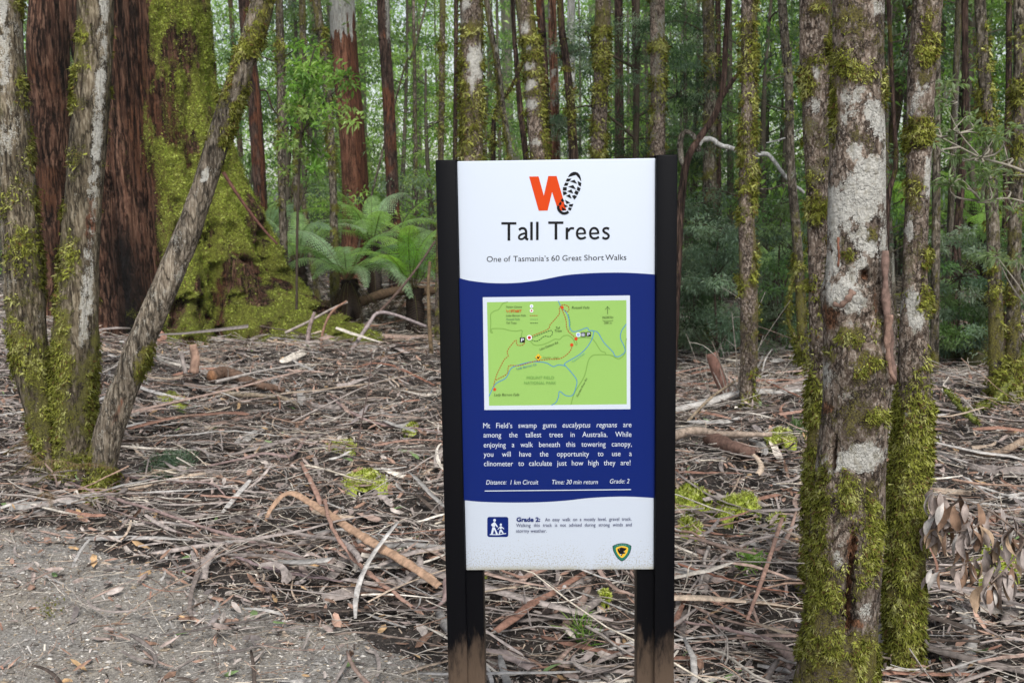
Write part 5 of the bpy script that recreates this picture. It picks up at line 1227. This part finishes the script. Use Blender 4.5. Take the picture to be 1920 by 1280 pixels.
for i in big: single('fallen_stick', V[i], FS, c[i], M_WOOD, 'one of the thin fallen %s sticks lying among the litter' % ('dark' if c[i].mean() < .15 else 'brown' if c[i][0] > c[i][2] * 1.6 else 'grey'), 'stick', 'thin fallen sticks over the forest floor')
rest = np.setdiff1d(np.arange(n), big)
stuff_from('stick_litter', V[rest], FS, c[rest], M_WOOD, 'small dead sticks scattered over the forest floor', 'stick litter')
# fine twigs, leaves, chips
n = 36000; P = spots(n, pw=-.8, path_keep=.05); V = sticks(P, np.clip(rng.lognormal(-2.1, .5, n), .04, .45), np.clip(rng.lognormal(-6.7, .3, n), .0008, .002) * (.7 + P[:, 1] * .12), 7)
stuff_from('twig_litter', V, FS, PAL_S[rng.choice(6, n, p=(.3, .26, .12, .12, .06, .14))] * rng.uniform(.8, 1.3, (n, 1)), M_WOOD, 'fine pale dead twigs tangled over the forest floor', 'twig litter')
n = 33000; P = spots(n, pw=-.8, path_keep=.06); L = rng.uniform(.03, .1, n)
V = strips(P, L, L * rng.uniform(.16, .34, n), 5, curl=rng.uniform(-.6, 1.2, (n, 1)), pitch=rng.normal(0, .3, (n, 1)), lift=(rng.uniform(0, 1, n) ** 2 * .05)[:, None])
V[:, 0] = V[:, 0].mean(1, keepdims=True); V[:, -1] = V[:, -1].mean(1, keepdims=True)
cl = np.array([(.34, .27, .24), (.38, .24, .18), (.28, .17, .12), (.44, .38, .34), (.22, .19, .18), (.46, .3, .16), (.17, .25, .1)])[rng.choice(7, n, p=(.3, .2, .14, .16, .12, .055, .025))] * rng.uniform(.75, 1.25, (n, 1))
stuff_from('leaf_litter', V, strip_faces(5), cl, M_LITTER, 'dry fallen eucalypt leaves strewn over the forest floor', 'leaf litter')
n = 95000; P = spots(n, 2.4, 10, pw=-1.0, path_keep=.35); L = rng.uniform(.006, .035, n) * (.7 + P[:, 1] * .08)
V = strips(P, L, L * rng.uniform(.15, .6, n), 2, curl=rng.uniform(-.5, .8, (n, 1)), pitch=rng.normal(0, .4, (n, 1)), lift=(rng.uniform(0, 1, n) ** 3 * .02)[:, None])
stuff_from('bark_chips', V, strip_faces(2), np.vstack([PAL_B, [(.62, .56, .48)], [(.5, .44, .4)]])[rng.choice(10, n, p=(.12, .12, .08, .1, .14, .12, .12, .06, .06, .08))] * rng.uniform(.7, 1.3, (n, 1)), M_LITTER, 'small broken flakes of bark and wood over the ground', 'bark chips')
# gravel chips on the path
n = 40000
Yg = rng.uniform(2.3, 5.6, n * 2); Xg = rng.uniform(-.75, .3, n * 2) * Yg; k = path_side(Xg, Yg) < .1; Pg = np.stack([Xg, Yg], -1)[k][:n]; n = len(Pg)
r = rng.lognormal(-5.75, .5, n)[:, None]
oct_ = np.array([(1, 0, 0), (0, 1, 0), (-1, 0, 0), (0, -1, 0), (0, 0, .8), (0, 0, -.8)], float); FO = np.array([(0, 1, 4), (1, 2, 4), (2, 3, 4), (3, 0, 4), (1, 0, 5), (2, 1, 5), (3, 2, 5), (0, 3, 5)])
a = rng.uniform(0, 6.28, n); rot = np.stack([np.stack([np.cos(a), -np.sin(a), 0 * a], -1), np.stack([np.sin(a), np.cos(a), 0 * a], -1), np.stack([0 * a, 0 * a, 1 + 0 * a], -1)], 1)
Vg = np.einsum('nij,kj->nki', rot, oct_) * r[:, None] * rng.uniform(.5, 1.3, (n, 6, 1)) * np.array([1.3, .8, .7])
Vg += np.stack([Pg[:, 0], Pg[:, 1], pathz(Pg[:, 0], Pg[:, 1]) + r[:, 0] * .3], -1)[:, None]
stuff_from('path_grit', Vg, FO, np.array([(.3, .28, .26), (.5, .47, .43), (.18, .16, .14), (.36, .29, .21), (.66, .62, .56)])[rng.choice(5, n, p=(.3, .2, .25, .17, .08))] * rng.uniform(.7, 1.2, (n, 1)), M_LITTER, 'small stones and wood grit on the gravel path', 'grit')

# --- the pieces one can point at
def ribbon(name, pts, wpx, colr, label, lift=0.02, curl=.6, cat='bark strip', twist=0.0, group='bark strips shed over the forest floor', tilt=0.0):
    """pts (px, py[, extra lift]) on the ground"""
    G = np.array([gnd(q[0], q[1]) + [0, 0, lift + .045 + (q[2] if len(q) > 2 else 0)] for q in pts])
    C = catmull(G, 7 * len(pts)); n = len(C); T = unit(np.gradient(C, axis=0)); S = unit(np.cross(T, [0, 0, 1.0])); U = np.cross(S, T)
    wp = np.interp(np.linspace(0, 1, n), np.linspace(0, 1, len(wpx)), wpx)[:, None] / 2 * C[:, 1:2] / FPX
    an = (tilt + twist * np.linspace(-1, 1, n))[:, None]; S, U = S * np.cos(an) + U * np.sin(an), U * np.cos(an) - S * np.sin(an)
    m = 7; V = []
    for u in np.linspace(-1, 1, m): V.append(C + S * wp * np.sin(curl * u) / max(.2, curl) + U * wp * (np.cos(curl * u) - 1 + curl * .4) / max(.2, curl))
    V = np.stack(V, 1); V += (fbm(V * 30, 3, 3)[..., None] - .5) * .008
    i, j = np.meshgrid(np.arange(n - 1), np.arange(m - 1), indexing='ij'); a = (i * m + j).ravel()
    return single(name, V, np.stack([a, a + 1, a + m + 1, a + m], -1), colr, M_LITTER, label, cat, group, True, .003)
TAN, PINK, MAUVE, RED, GREY, DARK = (.42, .27, .18), (.36, .22, .17), (.28, .2, .185), (.26, .12, .08), (.36, .32, .29), (.1, .07, .06)
ribbon('bark_strip', [(500, 1010, 0), (512, 996, .05), (545, 988, .1), (600, 1014, .09), (660, 1050, .07), (720, 1086, .06), (780, 1120, .05), (826, 1150, .04)], (7, 15, 17, 17, 19, 20, 18), TAN, 'broad tan bark strip arching from a fold down to the left post of the sign', .02, .5, tilt=-.5)
ribbon('bark_strip', [(838, 1152, .06), (834, 1172, .02), (805, 1180, .0), (765, 1170, .0)], (26, 24, 16, 6), MAUVE, 'wide mauve curl of bark at the foot of the left post', .03, 1.2, tilt=-.7)
ribbon('bark_strip', [(566, 890, .02), (590, 945, .02), (606, 985, .03), (612, 1010, .12), (622, 1050, .1), (650, 1085, .06), (700, 1125, .03), (745, 1155, .02), (775, 1174, .01)], (8, 12, 11, 9, 8, 10, 13, 10), PINK, 'narrow pinkish bark strip running steeply down across the broad tan strip', .02, .9)
ribbon('bark_strip', [(130, 930), (200, 958), (300, 990), (400, 1025), (480, 1050), (560, 1078), (630, 1106)], (8, 10, 12, 12, 14, 12, 7), MAUVE, 'long round mauve bark strip along the edge of the gravel path', .035, 1.6)
ribbon('bark_strip', [(200, 975), (280, 1005), (360, 1030), (430, 1045), (520, 1085), (620, 1115)], (5, 7, 8, 8, 7, 4), (.2, .15, .14), 'dark thin strip lying just below the long round mauve strip', .02, 1.3)
ribbon('bark_strip', [(440, 1068), (500, 1090), (580, 1108), (660, 1118)], (8, 14, 12, 4), (.27, .2, .2), 'mauve strip at the path edge below the folded tan strip', .015, .8)
ribbon('bark_strip', [(90, 945), (140, 965), (200, 990), (215, 996)], (16, 18, 14, 5), (.16, .125, .105), 'dark weathered strip at the foot of the leaning trunk', .015, .6)
ribbon('bark_strip', [(215, 905), (290, 922), (350, 930), (400, 950), (425, 960)], (10, 12, 11, 9, 4), MAUVE, 'mauve strip running right from the mossy foot of the leaning trunk', .03, 1.1)
ribbon('bark_strip', [(262, 932), (300, 915), (352, 897)], (6, 9, 8), (.4, .33, .24), 'pale split piece of wood beside the leaning trunk foot', .06, .4)
ribbon('bark_strip', [(380, 960), (440, 960), (480, 964)], (12, 9, 3), PINK, 'short pinkish strip left of the fold of the tan strip', .03, .7)
ribbon('bark_strip', [(390, 898), (450, 886), (500, 874), (545, 862), (580, 838)], (10, 14, 14, 11, 5), MAUVE, 'stout curved mauve strip above the long strips left of the sign', .03, 1.5)
ribbon('bark_strip', [(358, 1075), (374, 1090), (366, 1118), (358, 1150), (360, 1182)], (5, 14, 8, 9, 7), (.22, .18, .16), 'flat bent strip lying alone on the gravel path', .01, .4)
ribbon('bark_strip', [(300, 1222), (380, 1210), (440, 1198), (515, 1188)], (3, 10, 10, 3), (.13, .11, .1), 'dark flat strip lying across the gravel path', .015, .4)
ribbon('bark_strip', [(395, 1256), (450, 1250), (500, 1238), (540, 1230)], (3, 12, 10, 4), (.14, .12, .11), 'lower dark strip nearest the bottom of the gravel path', .012, .4)
ribbon('bark_strip', [(630, 1222), (680, 1220), (740, 1228), (800, 1238), (845, 1252)], (8, 9, 9, 8, 5), (.22, .17, .14), 'long brown stick like strip left of the left post near the bottom', .02, 1.6)
ribbon('bark_strip', [(700, 860), (760, 850), (810, 848), (835, 852)], (14, 12, 8, 5), PINK, 'pinkish strip left of the middle of the left post', .03, .8)
ribbon('bark_strip', [(660, 715), (700, 703), (740, 704), (790, 722), (815, 745)], (3, 8, 9, 8, 3), RED, 'arched red strip left of the sign at mid height', .05, .5)
ribbon('bark_strip', [(620, 775), (665, 800), (720, 812), (800, 830), (835, 842)], (4, 8, 11, 9, 5), MAUVE, 'long mauve strip slanting to the left post at mid height', .04, 1.0)
ribbon('bark_strip', [(632, 825), (665, 812), (690, 790), (706, 778)], (3, 10, 12, 3), (.32, .27, .26), 'pale twisted strip standing up left of the sign', .05, .5)
ribbon('bark_strip', [(930, 1072), (980, 1074), (1040, 1092), (1110, 1112), (1140, 1118)], (10, 13, 14, 12, 6), (.28, .17, .13), 'brown strip lying between the posts just under the panel', .04, 1.4)
ribbon('bark_strip', [(905, 1145), (950, 1138), (1000, 1130)], (6, 8, 5), (.45, .36, .27), 'pale stick like strip beside the left post under the panel', .03, 1.2)
ribbon('bark_strip', [(905, 1255), (950, 1262), (1000, 1290)], (18, 34, 30), (.3, .24, .22), 'broad grey flake at the bottom between the posts', .02, .6)
ribbon('bark_strip', [(1110, 1110), (1150, 1140), (1200, 1160)], (12, 14, 9), (.34, .24, .2), 'pinkish strip running to the right post under the panel', .04, 1.1)
ribbon('bark_strip', [(1265, 1210), (1340, 1222), (1400, 1238), (1450, 1250)], (9, 12, 15, 8), MAUVE, 'thick mauve strip right of the right post near the bottom', .05, 1.6)
ribbon('bark_strip', [(1395, 1240), (1440, 1246), (1480, 1272), (1478, 1300)], (18, 34, 30, 10), (.3, .22, .19), 'wide curled bark plate left of the foot of the lichen blotched trunk', .04, 1.2)
ribbon('bark_strip', [(1270, 1100), (1330, 1118), (1400, 1140), (1478, 1156)], (8, 9, 8, 4), RED, 'long reddish strip reaching from the right post toward the lichen blotched trunk', .05, 1.0)
ribbon('bark_strip', [(1400, 1210), (1425, 1140), (1445, 1080), (1466, 1010)], (8, 11, 10, 9), PINK, 'pinkish strip lying steeply beside the lichen blotched trunk', .05, 1.0)
ribbon('bark_strip', [(1455, 1075), (1478, 1040), (1492, 998)], (10, 12, 6), (.3, .2, .16), 'short strip touching the left side of the lichen blotched trunk', .05, .9)
ribbon('bark_strip', [(1458, 800), (1490, 800), (1520, 792)], (18, 18, 6), PINK, 'pinkish plate of bark left of the trunks at mid height', .04, .5)
ribbon('bark_strip', [(1425, 742), (1470, 768), (1520, 790)], (4, 6, 4), RED, 'reddish strip sloping behind the lichen blotched trunk', .08, .9)
ribbon('bark_strip', [(170, 598), (250, 612), (330, 622)], (6, 10, 5), (.38, .27, .22), 'pale strip just under the dark hollow of the giant tree', .1, 1.0)
ribbon('bark_strip', [(195, 628), (260, 632), (320, 640)], (12, 12, 5), PINK, 'broad pinkish strip behind the leaning trunk', .08, .8)
ribbon('bark_strip', [(190, 690), (280, 706), (400, 712)], (7, 8, 5), GREY, 'long grey strip behind the leaning trunk', .06, .9)
# logs
def log(name, pts, w0, w1, colr, label, lift=0., segs=16, mat=None, cut=None, bumps=.12, cat='log', moss=False):
    G = np.array([gnd(q[0], q[1]) + [0, 0, lift + .045 + (q[2] if len(q) > 2 else 0)] for q in pts]); C = catmull(G, 12 * len(pts)); n = len(C)
    r = np.linspace(w0, w1, n) / 2 * C[:, 1] / FPX; C[:, 2] += r * .7
    V, F, _ = tube(C, r * (1 + bumps * 3 * (fbm(C * 9, 3, 5) - .5)), segs); V = V + (fbm(V * np.array([18, 18, 18]), 3, 8)[:, None] - .5) * r.mean() * bumps * 4
    V = np.vstack([V, C[0], C[-1]]); caps = [(n * segs, (k + 1) % segs, k) for k in range(segs)] + [(n * segs + 1, (n - 1) * segs + k, (n - 1) * segs + (k + 1) % segs) for k in range(segs)]
    org = C.mean(0); cv = np.array(colr) * (.55 + .9 * fbm((V - org) * 16, 4, 5))[:, None]
    if cut: cv[n * segs] = cut; cv[:segs] = .5 * cv[:segs] + .5 * np.array(cut)
    o = mesh_obj(name, V - org, [F, np.array(caps)], mat or M_WOOD, None, True, cv); o.location = org
    tag(o, label, cat)
    if moss:
        m = 2600 if moss is True else moss; k = rng.integers(0, n * segs, m); nn = unit(V[k] - np.repeat(C, segs, 0)[k]); up = nn[:, 2] > -.2
        tufts('moss', (V[k] - org)[up], nn[up], (4, 3, 2, 1), .016, o, 3, .3, pal=((.26, .3, .04), (.17, .2, .02), (.36, .38, .1), (.1, .11, .015)))
    return o
log('fallen_log', [(397, 722, .05), (430, 730, .03), (480, 742), (535, 750)], 26, 10, (.16, .1, .07), 'short brown log with a broken orange end left of the sign', .02, cut=(.4, .2, .1))
log('fallen_branch', [(395, 750), (450, 755), (520, 758), (560, 772)], 13, 7, (.3, .24, .17), 'pale branch lying under the short brown log', 0, 12, cat='branch')
log('fallen_log', [(1330, 842), (1370, 858), (1415, 872)], 30, 22, (.15, .09, .07), 'dark brown log lying right of the sign', 0, cut=(.2, .12, .08))
log('fallen_branch', [(1262, 858, .04), (1300, 846, .04), (1345, 838, .03), (1400, 840, .02), (1446, 842, .02)], 20, 9, (.36, .28, .22), 'pale branch with a thick broken end touching the right post', .02, 12, cat='branch')
log('fallen_branch', [(1290, 806, .02), (1330, 782, .05), (1370, 762, .08), (1410, 744, .12)], 6, 4, (.3, .23, .16), 'thin branch propped up in front of the collared trunk', .02, 10, cat='branch')
log('fallen_branch', [(1830, 880), (1870, 878), (1915, 860)], 9, 16, (.3, .22, .16), 'brown branch lying by the right edge of the picture', .03, 12, cat='branch')
log('mossy_root', [(1828, 782), (1860, 770, .02), (1895, 752, .08), (1930, 730, .2)], 10, 36, (.12, .13, .04), 'bright green mossy root reaching left from the right edge trunk', 0, 14, moss=2400, cat='root')
log('mossy_log', [(1262, 660), (1310, 652), (1360, 645), (1420, 640), (1490, 640)], 50, 34, (.09, .09, .04), 'dark mossy log lying behind the shrubs right of the sign', 0, 16, moss=3000, cat='log')
log('mossy_log', [(1775, 690), (1810, 690), (1850, 700)], 36, 26, (.1, .11, .04), 'mossy fallen log left of the mossy pair at the right edge', 0, 14, moss=1500)
log('mossy_stump', [(1836, 688), (1838, 684, .12), (1841, 682, .3), (1845, 680, .5)], 56, 30, (.07, .07, .03), 'dark leaning mossy stump beside the mossy pair at the right edge', -.05, 18, moss=1800, cat='stump')
log('mossy_stick', [(1770, 760, .03), (1790, 790, .04), (1815, 815, .03), (1830, 822)], 7, 10, (.16, .2, .05), 'bright mossy stick in the litter at right', .02, 10, moss=500, cat='stick')
log('fallen_log', [(575, 598, .1), (650, 600, .1), (740, 585, .12), (830, 575, .12)], 20, 16, (.1, .065, .04), 'brown log lying in the shade beneath the tree ferns', 0, 14)
# leaning and standing sticks
tag(mk_stick('leaning_stick', [(684, 612), (735, 560), (780, 505), (816, 452)], 10.2, 6, (.16, .11, .09)), 'long thin stick leaning toward the left post in front of the ferns', 'stick')
tag(mk_stick('leaning_stick', [(812, 700), (806, 620), (803, 540), (806, 490)], 9.0, 9, (.24, .17, .1)), 'brown upright stick close to the left post of the sign', 'stick')
tag(mk_stick('fallen_stick', [(535, 624), (580, 602), (620, 580), (652, 566)], 9.6, 6, (.4, .34, .3)), 'pale straight stick resting on the mossy root of the giant tree', 'stick')
tag(mk_stick('bark_shard', [(600, 668), (606, 620), (622, 585), (650, 564)], 9.3, 6, (.34, .2, .14)), 'thin curved brown shard standing against the mossy root tip', 'bark strip')
tag(mk_stick('bark_shard', [(628, 702), (660, 655), (690, 610), (708, 587), (740, 590), (800, 612)], [8.9, 9.2, 9.5, 9.7, 9.7, 9.6], 9, (.36, .3, .29)), 'grey folded shard rising behind the litter left of the sign', 'bark strip')
tag(mk_stick('bark_shard', [(577, 645), (580, 615), (590, 585)], 9.3, 10, (.34, .26, .24)), 'short grey shard standing in front of the mossy root', 'bark strip')
tag(mk_stick('fallen_stick', [(668, 858), (676, 800), (690, 730), (698, 660)], 6.0, 3, (.14, .1, .09)), 'thin dark twig standing upright in the litter left of the sign', 'stick')
tag(mk_stick('fallen_stick', [(545, 792), (620, 755), (690, 722), (745, 706)], [6.6, 6.9, 7.2, 7.4], 4, (.36, .31, .28)), 'long straight grey stick sloping up toward the sign', 'stick')
tag(mk_stick('fallen_stick', [(405, 716), (470, 700), (530, 688), (560, 684)], [7.4, 7.6, 7.8, 7.9], 6, (.4, .36, .33)), 'pale straight stick behind the short brown log', 'stick')
for k, (q, Y, w, c_, lb_) in enumerate(((([(1335, 662), (1346, 700), (1360, 735), (1364, 762)]), 7.3, 22, (.24, .13, .1), 'upright reddish slab of bark beside the dead twiggy bush'), (([(362, 700), (365, 672), (360, 646)]), 7.9, 17, (.42, .27, .2), 'flat tan piece of bark standing upright right of the leaning trunk'), (([(347, 700), (342, 680), (338, 658)]), 7.8, 7, (.42, .36, .33), 'thin pale splinter beside the upright tan bark piece'))):
    P = catmull([at(x, y, Y) for x, y in q], 16); T = unit(np.gradient(P, axis=0)); S = unit(np.cross(T, [0, 1., 0])); ww = w / 2 * Y / FPX * np.linspace(1, .8, 16)[:, None]
    V = np.stack([P + S * ww * u + np.array([0, 1, 0]) * abs(u) * .02 for u in np.linspace(-1, 1, 5)], 1); i, j = np.meshgrid(np.arange(15), np.arange(4), indexing='ij'); a = (i * 5 + j).ravel()
    single('bark_slab', V, np.stack([a, a + 1, a + 6, a + 5], -1), c_, M_LITTER, lb_, 'bark piece', None, True, .006)
# dead twiggy bush right of the sign
def twig_bush():
    Y = 7.0; b = at(1395, 790, Y); g = float(gz(b[0], Y)); org = np.array([b[0], Y, g]); A = Acc()
    for (x0, y0, x1, y1) in ((1395, 800, 1372, 585), (1392, 800, 1335, 640), (1398, 800, 1418, 640), (1400, 800, 1445, 700), (1405, 795, 1480, 690), (1395, 800, 1350, 690), (1390, 800, 1395, 650), (1402, 800, 1500, 735), (1388, 800, 1325, 720), (1398, 790, 1408, 560)):
        s, e = at(x0, y0, Y), at(x1, y1, Y + rng.uniform(-.3, .3)); m = (s + e) / 2 + rng.normal(0, .05, 3); P = catmull([s, m, e], 14)
        V, F, _ = tube(P - org, np.linspace(.007, .0025, 14), 6); A.add(V, F, np.array([.42, .36, .3]) * rng.uniform(.7, 1.2))
        for k in range(5):
            i = rng.integers(4, 13); q = P[i]; t = q + (unit((e - s)[None])[0] + rng.normal(0, .6, 3)) * rng.uniform(.08, .22)
            V, F, _ = tube(catmull([q, (q + t) / 2 + rng.normal(0, .01, 3), t], 6) - org, np.linspace(.0028, .0014, 6), 5); A.add(V, F, np.array([.46, .41, .36]) * rng.uniform(.7, 1.2))
    o = A.build('dead_bush', M_WOOD); o.location = org; tag(o, 'dead pale twiggy bush in front of the collared trunk', 'bush')
twig_bush()
# hanging spray of dead leaves at the lower right
def dead_spray():
    Y = 3.15; org = at(1800, 1100, Y); g = float(gz(org[0], Y)); org[2] = g
    root = empty('dead_leafy_branch', org, 'fallen branch hung with dry grey brown leaves beside the thick mossed trunk', 'branch'); A = Acc(); C, D = [], []
    for st in ([(1925, 1010), (1860, 960), (1800, 935), (1745, 928)], [(1860, 960), (1820, 990), (1760, 1000)], [(1900, 990), (1860, 1030), (1800, 1060), (1750, 1070)], [(1925, 1010), (1890, 1060), (1850, 1100)], [(1800, 935), (1770, 960), (1745, 990)]):
        P = catmull([at(x, y, Y + rng.uniform(-.06, .12)) for x, y in st], 24); V, F, _ = tube(P - org, np.linspace(.004, .0015, 24), 6); A.add(V, F, np.array([.22, .17, .14]))
        for k in range(28): i = rng.integers(4, 24); C.append(P[i] - org + rng.normal(0, .012, 3)); D.append(np.array([rng.normal(0, .35), rng.normal(0, .35), -1]))
    A.build('stem', M_TWIG, root)
    C, D = np.array(C), unit(np.array(D)); n = len(C); L = rng.uniform(.05, .095, n); W = L * rng.uniform(.28, .4, n); m = 7; u = np.linspace(0, 1, m); S = unit(np.cross(D, rng.normal(0, 1, (n, 3)))); U = np.cross(S, D)
    ax = C[:, None] + D[:, None] * (L[:, None] * u)[..., None] + U[:, None] * (.18 * L[:, None] * np.sin(u * 3) * rng.choice([-1, 1], (n, 1)))[..., None]
    w = (W[:, None] * np.sin(np.pi * np.clip(u, .03, .985)) ** .75)[..., None] * .5
    V = np.stack([ax - S[:, None] * w + U[:, None] * w * .5, ax, ax + S[:, None] * w + U[:, None] * w * .5], 2); F = strip_faces(m); Fa = (np.arange(n)[:, None, None] * m * 3 + F[None]).reshape(-1, 4)
    cc = np.array([(.32, .26, .23), (.4, .34, .31), (.24, .15, .1), (.52, .48, .44), (.34, .24, .16)])[rng.choice(5, n, p=(.3, .25, .2, .08, .17))]
    mesh_obj('leaves', V.reshape(-1, 3), [Fa], M_LITTER, root, True, np.repeat(cc, m * 3, 0) * rng.uniform(.9, 1.1, (n * m * 3, 1)))
dead_spray()
# moss cushions
def cushion(px, py, wpx, hm, label, pal=((.3, .36, .05), (.5, .58, .1), (.66, .72, .2), (.78, .8, .35)), n=3000, ts=.009):
    c = gnd(px, py); R = wpx / 2 * c[1] / FPX; g = 48
    X, Yy = np.meshgrid(np.linspace(-1, 1, g), np.linspace(-1, 1, g)); r = np.hypot(X, Yy) + (fbm(np.stack([X * 2.2 + px, Yy * 2.2, 0 * X], -1), 3, 4) - .5) * .9
    h = np.sqrt(np.clip(1 - r ** 2, 0, 1)) * hm * (.6 + .9 * fbm(np.stack([X * 4 + px, Yy * 4, 0 * X], -1), 3, 6)); wx, wy = c[0] + X * R, c[1] + Yy * R * 1.1
    Z = gz(wx, wy) + h * 1.3 + .03 - np.where(h <= 0, .06, 0); V = np.stack([wx, wy, Z], -1).reshape(-1, 3) - c; i, j = np.meshgrid(np.arange(g - 1), np.arange(g - 1), indexing='ij'); a = (i * g + j).ravel()
    F = np.stack([a, a + 1, a + g + 1, a + g], -1); F = F[(h.ravel()[F] > 0).any(1)]; used = np.unique(F); inv = np.zeros(g * g, int); inv[used] = np.arange(len(used))
    o = mesh_obj('moss_cushion', V[used], [inv[F]], M_MOSS, None, True, np.array(pal[1]) * np.ones((len(used), 3))); o.location = c; tag(o, label, 'moss')
    k = rng.choice(used, n, p=(h.ravel()[used] ** .5 + 1e-9) / (h.ravel()[used] ** .5 + 1e-9).sum()); tufts('sprigs', V[k] + rng.normal(0, R / g, (n, 3)) * [1, 1, 0], np.tile([0, 0, 1.], (n, 1)), (4, 3, 2.5, 1), ts, o, 3, .1, pal=pal)
for q in ((1302, 962, 74, .05, 'bright green moss cushion touching the right post of the sign'), (1385, 968, 90, .05, 'bright green moss cushion between the sign and the lichen blotched trunk'), (1292, 1004, 44, .03, 'small moss cushion just below the one touching the right post'),
          (1455, 990, 34, .02, 'little moss cushion close to the lichen blotched trunk'), (690, 906, 90, .02, 'flat pale moss patch left of the lower part of the sign'), (640, 842, 56, .02, 'small pale moss patch above and left of the flat one'), (770, 815, 26, .02, 'tiny moss tuft close to the left post at mid height'),
          (1872, 1070, 90, .04, 'moss patch behind the dry hanging leaves at right'), (1135, 1140, 18, .02, 'tiny moss tuft between the posts under the panel'), (235, 590, 60, .08, 'bright moss mound at the dark foot of the giant tree'), (905, 1078, 20, .02, 'tiny moss tuft against the left post under the panel'), (1465, 830, 60, .03, 'green moss patch left of the trunks behind the pinkish plate'), (325, 742, 54, .02, 'yellowish moss patch behind the leaning trunk')):
    cushion(*q)
# small green herbs
def herb(px, py, wpx, n, label, L=.03, pal=G_MID, up=.6, W=.008, name='low_herb'):
    c = gnd(px, py); R = wpx / 2 * c[1] / FPX; P = np.stack([np.clip(rng.normal(0, .42, n), -.8, .8) * R, np.clip(rng.normal(0, .5, n), -.8, .8) * R, rng.uniform(0, .06, n)], -1); P[:, 2] += gz(P[:, 0] + c[0], P[:, 1] + c[1]) - c[2] + .01
    V, F, cc = leaves(P, rng.normal(0, 1, (n, 3)) + [0, 0, up], L * rng.uniform(.6, 1.4, n), W, pick(pal, n)); o = mesh_obj(name, V, [F], M_LEAF, None, False, cc); o.location = c; tag(o, label, 'plant')
herb(318, 876, 110, 1500, 'low feathery green herb right of the leaning trunk foot', .028, G_BLUE)
herb(1410, 1070, 70, 220, 'sprawling green herb between the sign and the lichen blotched trunk', .03, G_BRIGHT)
herb(1095, 1215, 46, 60, 'few green grass blades between the posts', .09, G_BRIGHT, 1.2, .004, 'grass_tuft')
herb(1500, 815, 40, 260, 'small green herb beside the pinkish bark plate', .035, G_MID)
herb(95, 1160, 50, 50, 'faint moss coloured weed on the gravel path', .012, [(.2, .2, .06)], .3)
# brown dead fern at the left
for k, (px, py, a, s, lb_) in enumerate(((60, 950, .3, .36, 'curled brown dead fern frond nearest the path at left'), (20, 930, -.2, .38, 'brown dead fern frond at the left edge of the picture'), (95, 925, 2.6, .34, 'brown dead fern frond against the foot of the left trunks'), (45, 905, .8, .4, 'brown dead fern frond behind the others at left'),
      (70, 975, -.9, .28, 'small brown dead fern frond hanging onto the path'), (10, 880, .1, .4, 'farthest brown dead fern frond at the left edge'), (75, 890, 2.2, .32, 'brown dead fern frond standing up against the leftmost trunk'))):
    c = gnd(px, py); me = DEADF[k % 2]; o = bpy.data.objects.new('dead_fern_frond', me); col.objects.link(o); o.location = c + [0, 0, .1]; o.rotation_euler = (rng.uniform(-.4, .4), -.2, a); o.scale = (s, s, s * 1.4); tag(o, lb_, 'fern frond')
for o in list(bpy.data.objects):
    if '_y' in o: del o['_y']
# ------------------------------------------------------------------ the damp air between the trees
def haze(den):
    bm = bmesh.new(); box_bm(bm, -150, 150, -60, 262, -2.5, 26)
    m = bpy.data.materials.new('damp_air'); m.use_nodes = True; t = m.node_tree
    for n_ in list(t.nodes): t.nodes.remove(n_)
    pv = t.nodes.new('ShaderNodeVolumePrincipled'); pv.inputs['Density'].default_value = den; pv.inputs['Color'].default_value = (.9, .93, .92, 1); pv.inputs['Anisotropy'].default_value = .2
    ou = t.nodes.new('ShaderNodeOutputMaterial'); t.links.new(pv.outputs[0], ou.inputs['Volume'])
    bmesh.ops.recalc_face_normals(bm, faces=bm.faces)
    me = bpy.data.meshes.new('haze'); bm.to_mesh(me); bm.free(); me.materials.append(m)
    o = bpy.data.objects.new('haze', me); col.objects.link(o); tag(o, kind='stuff')
HAZE = .0007
if HAZE: haze(HAZE)
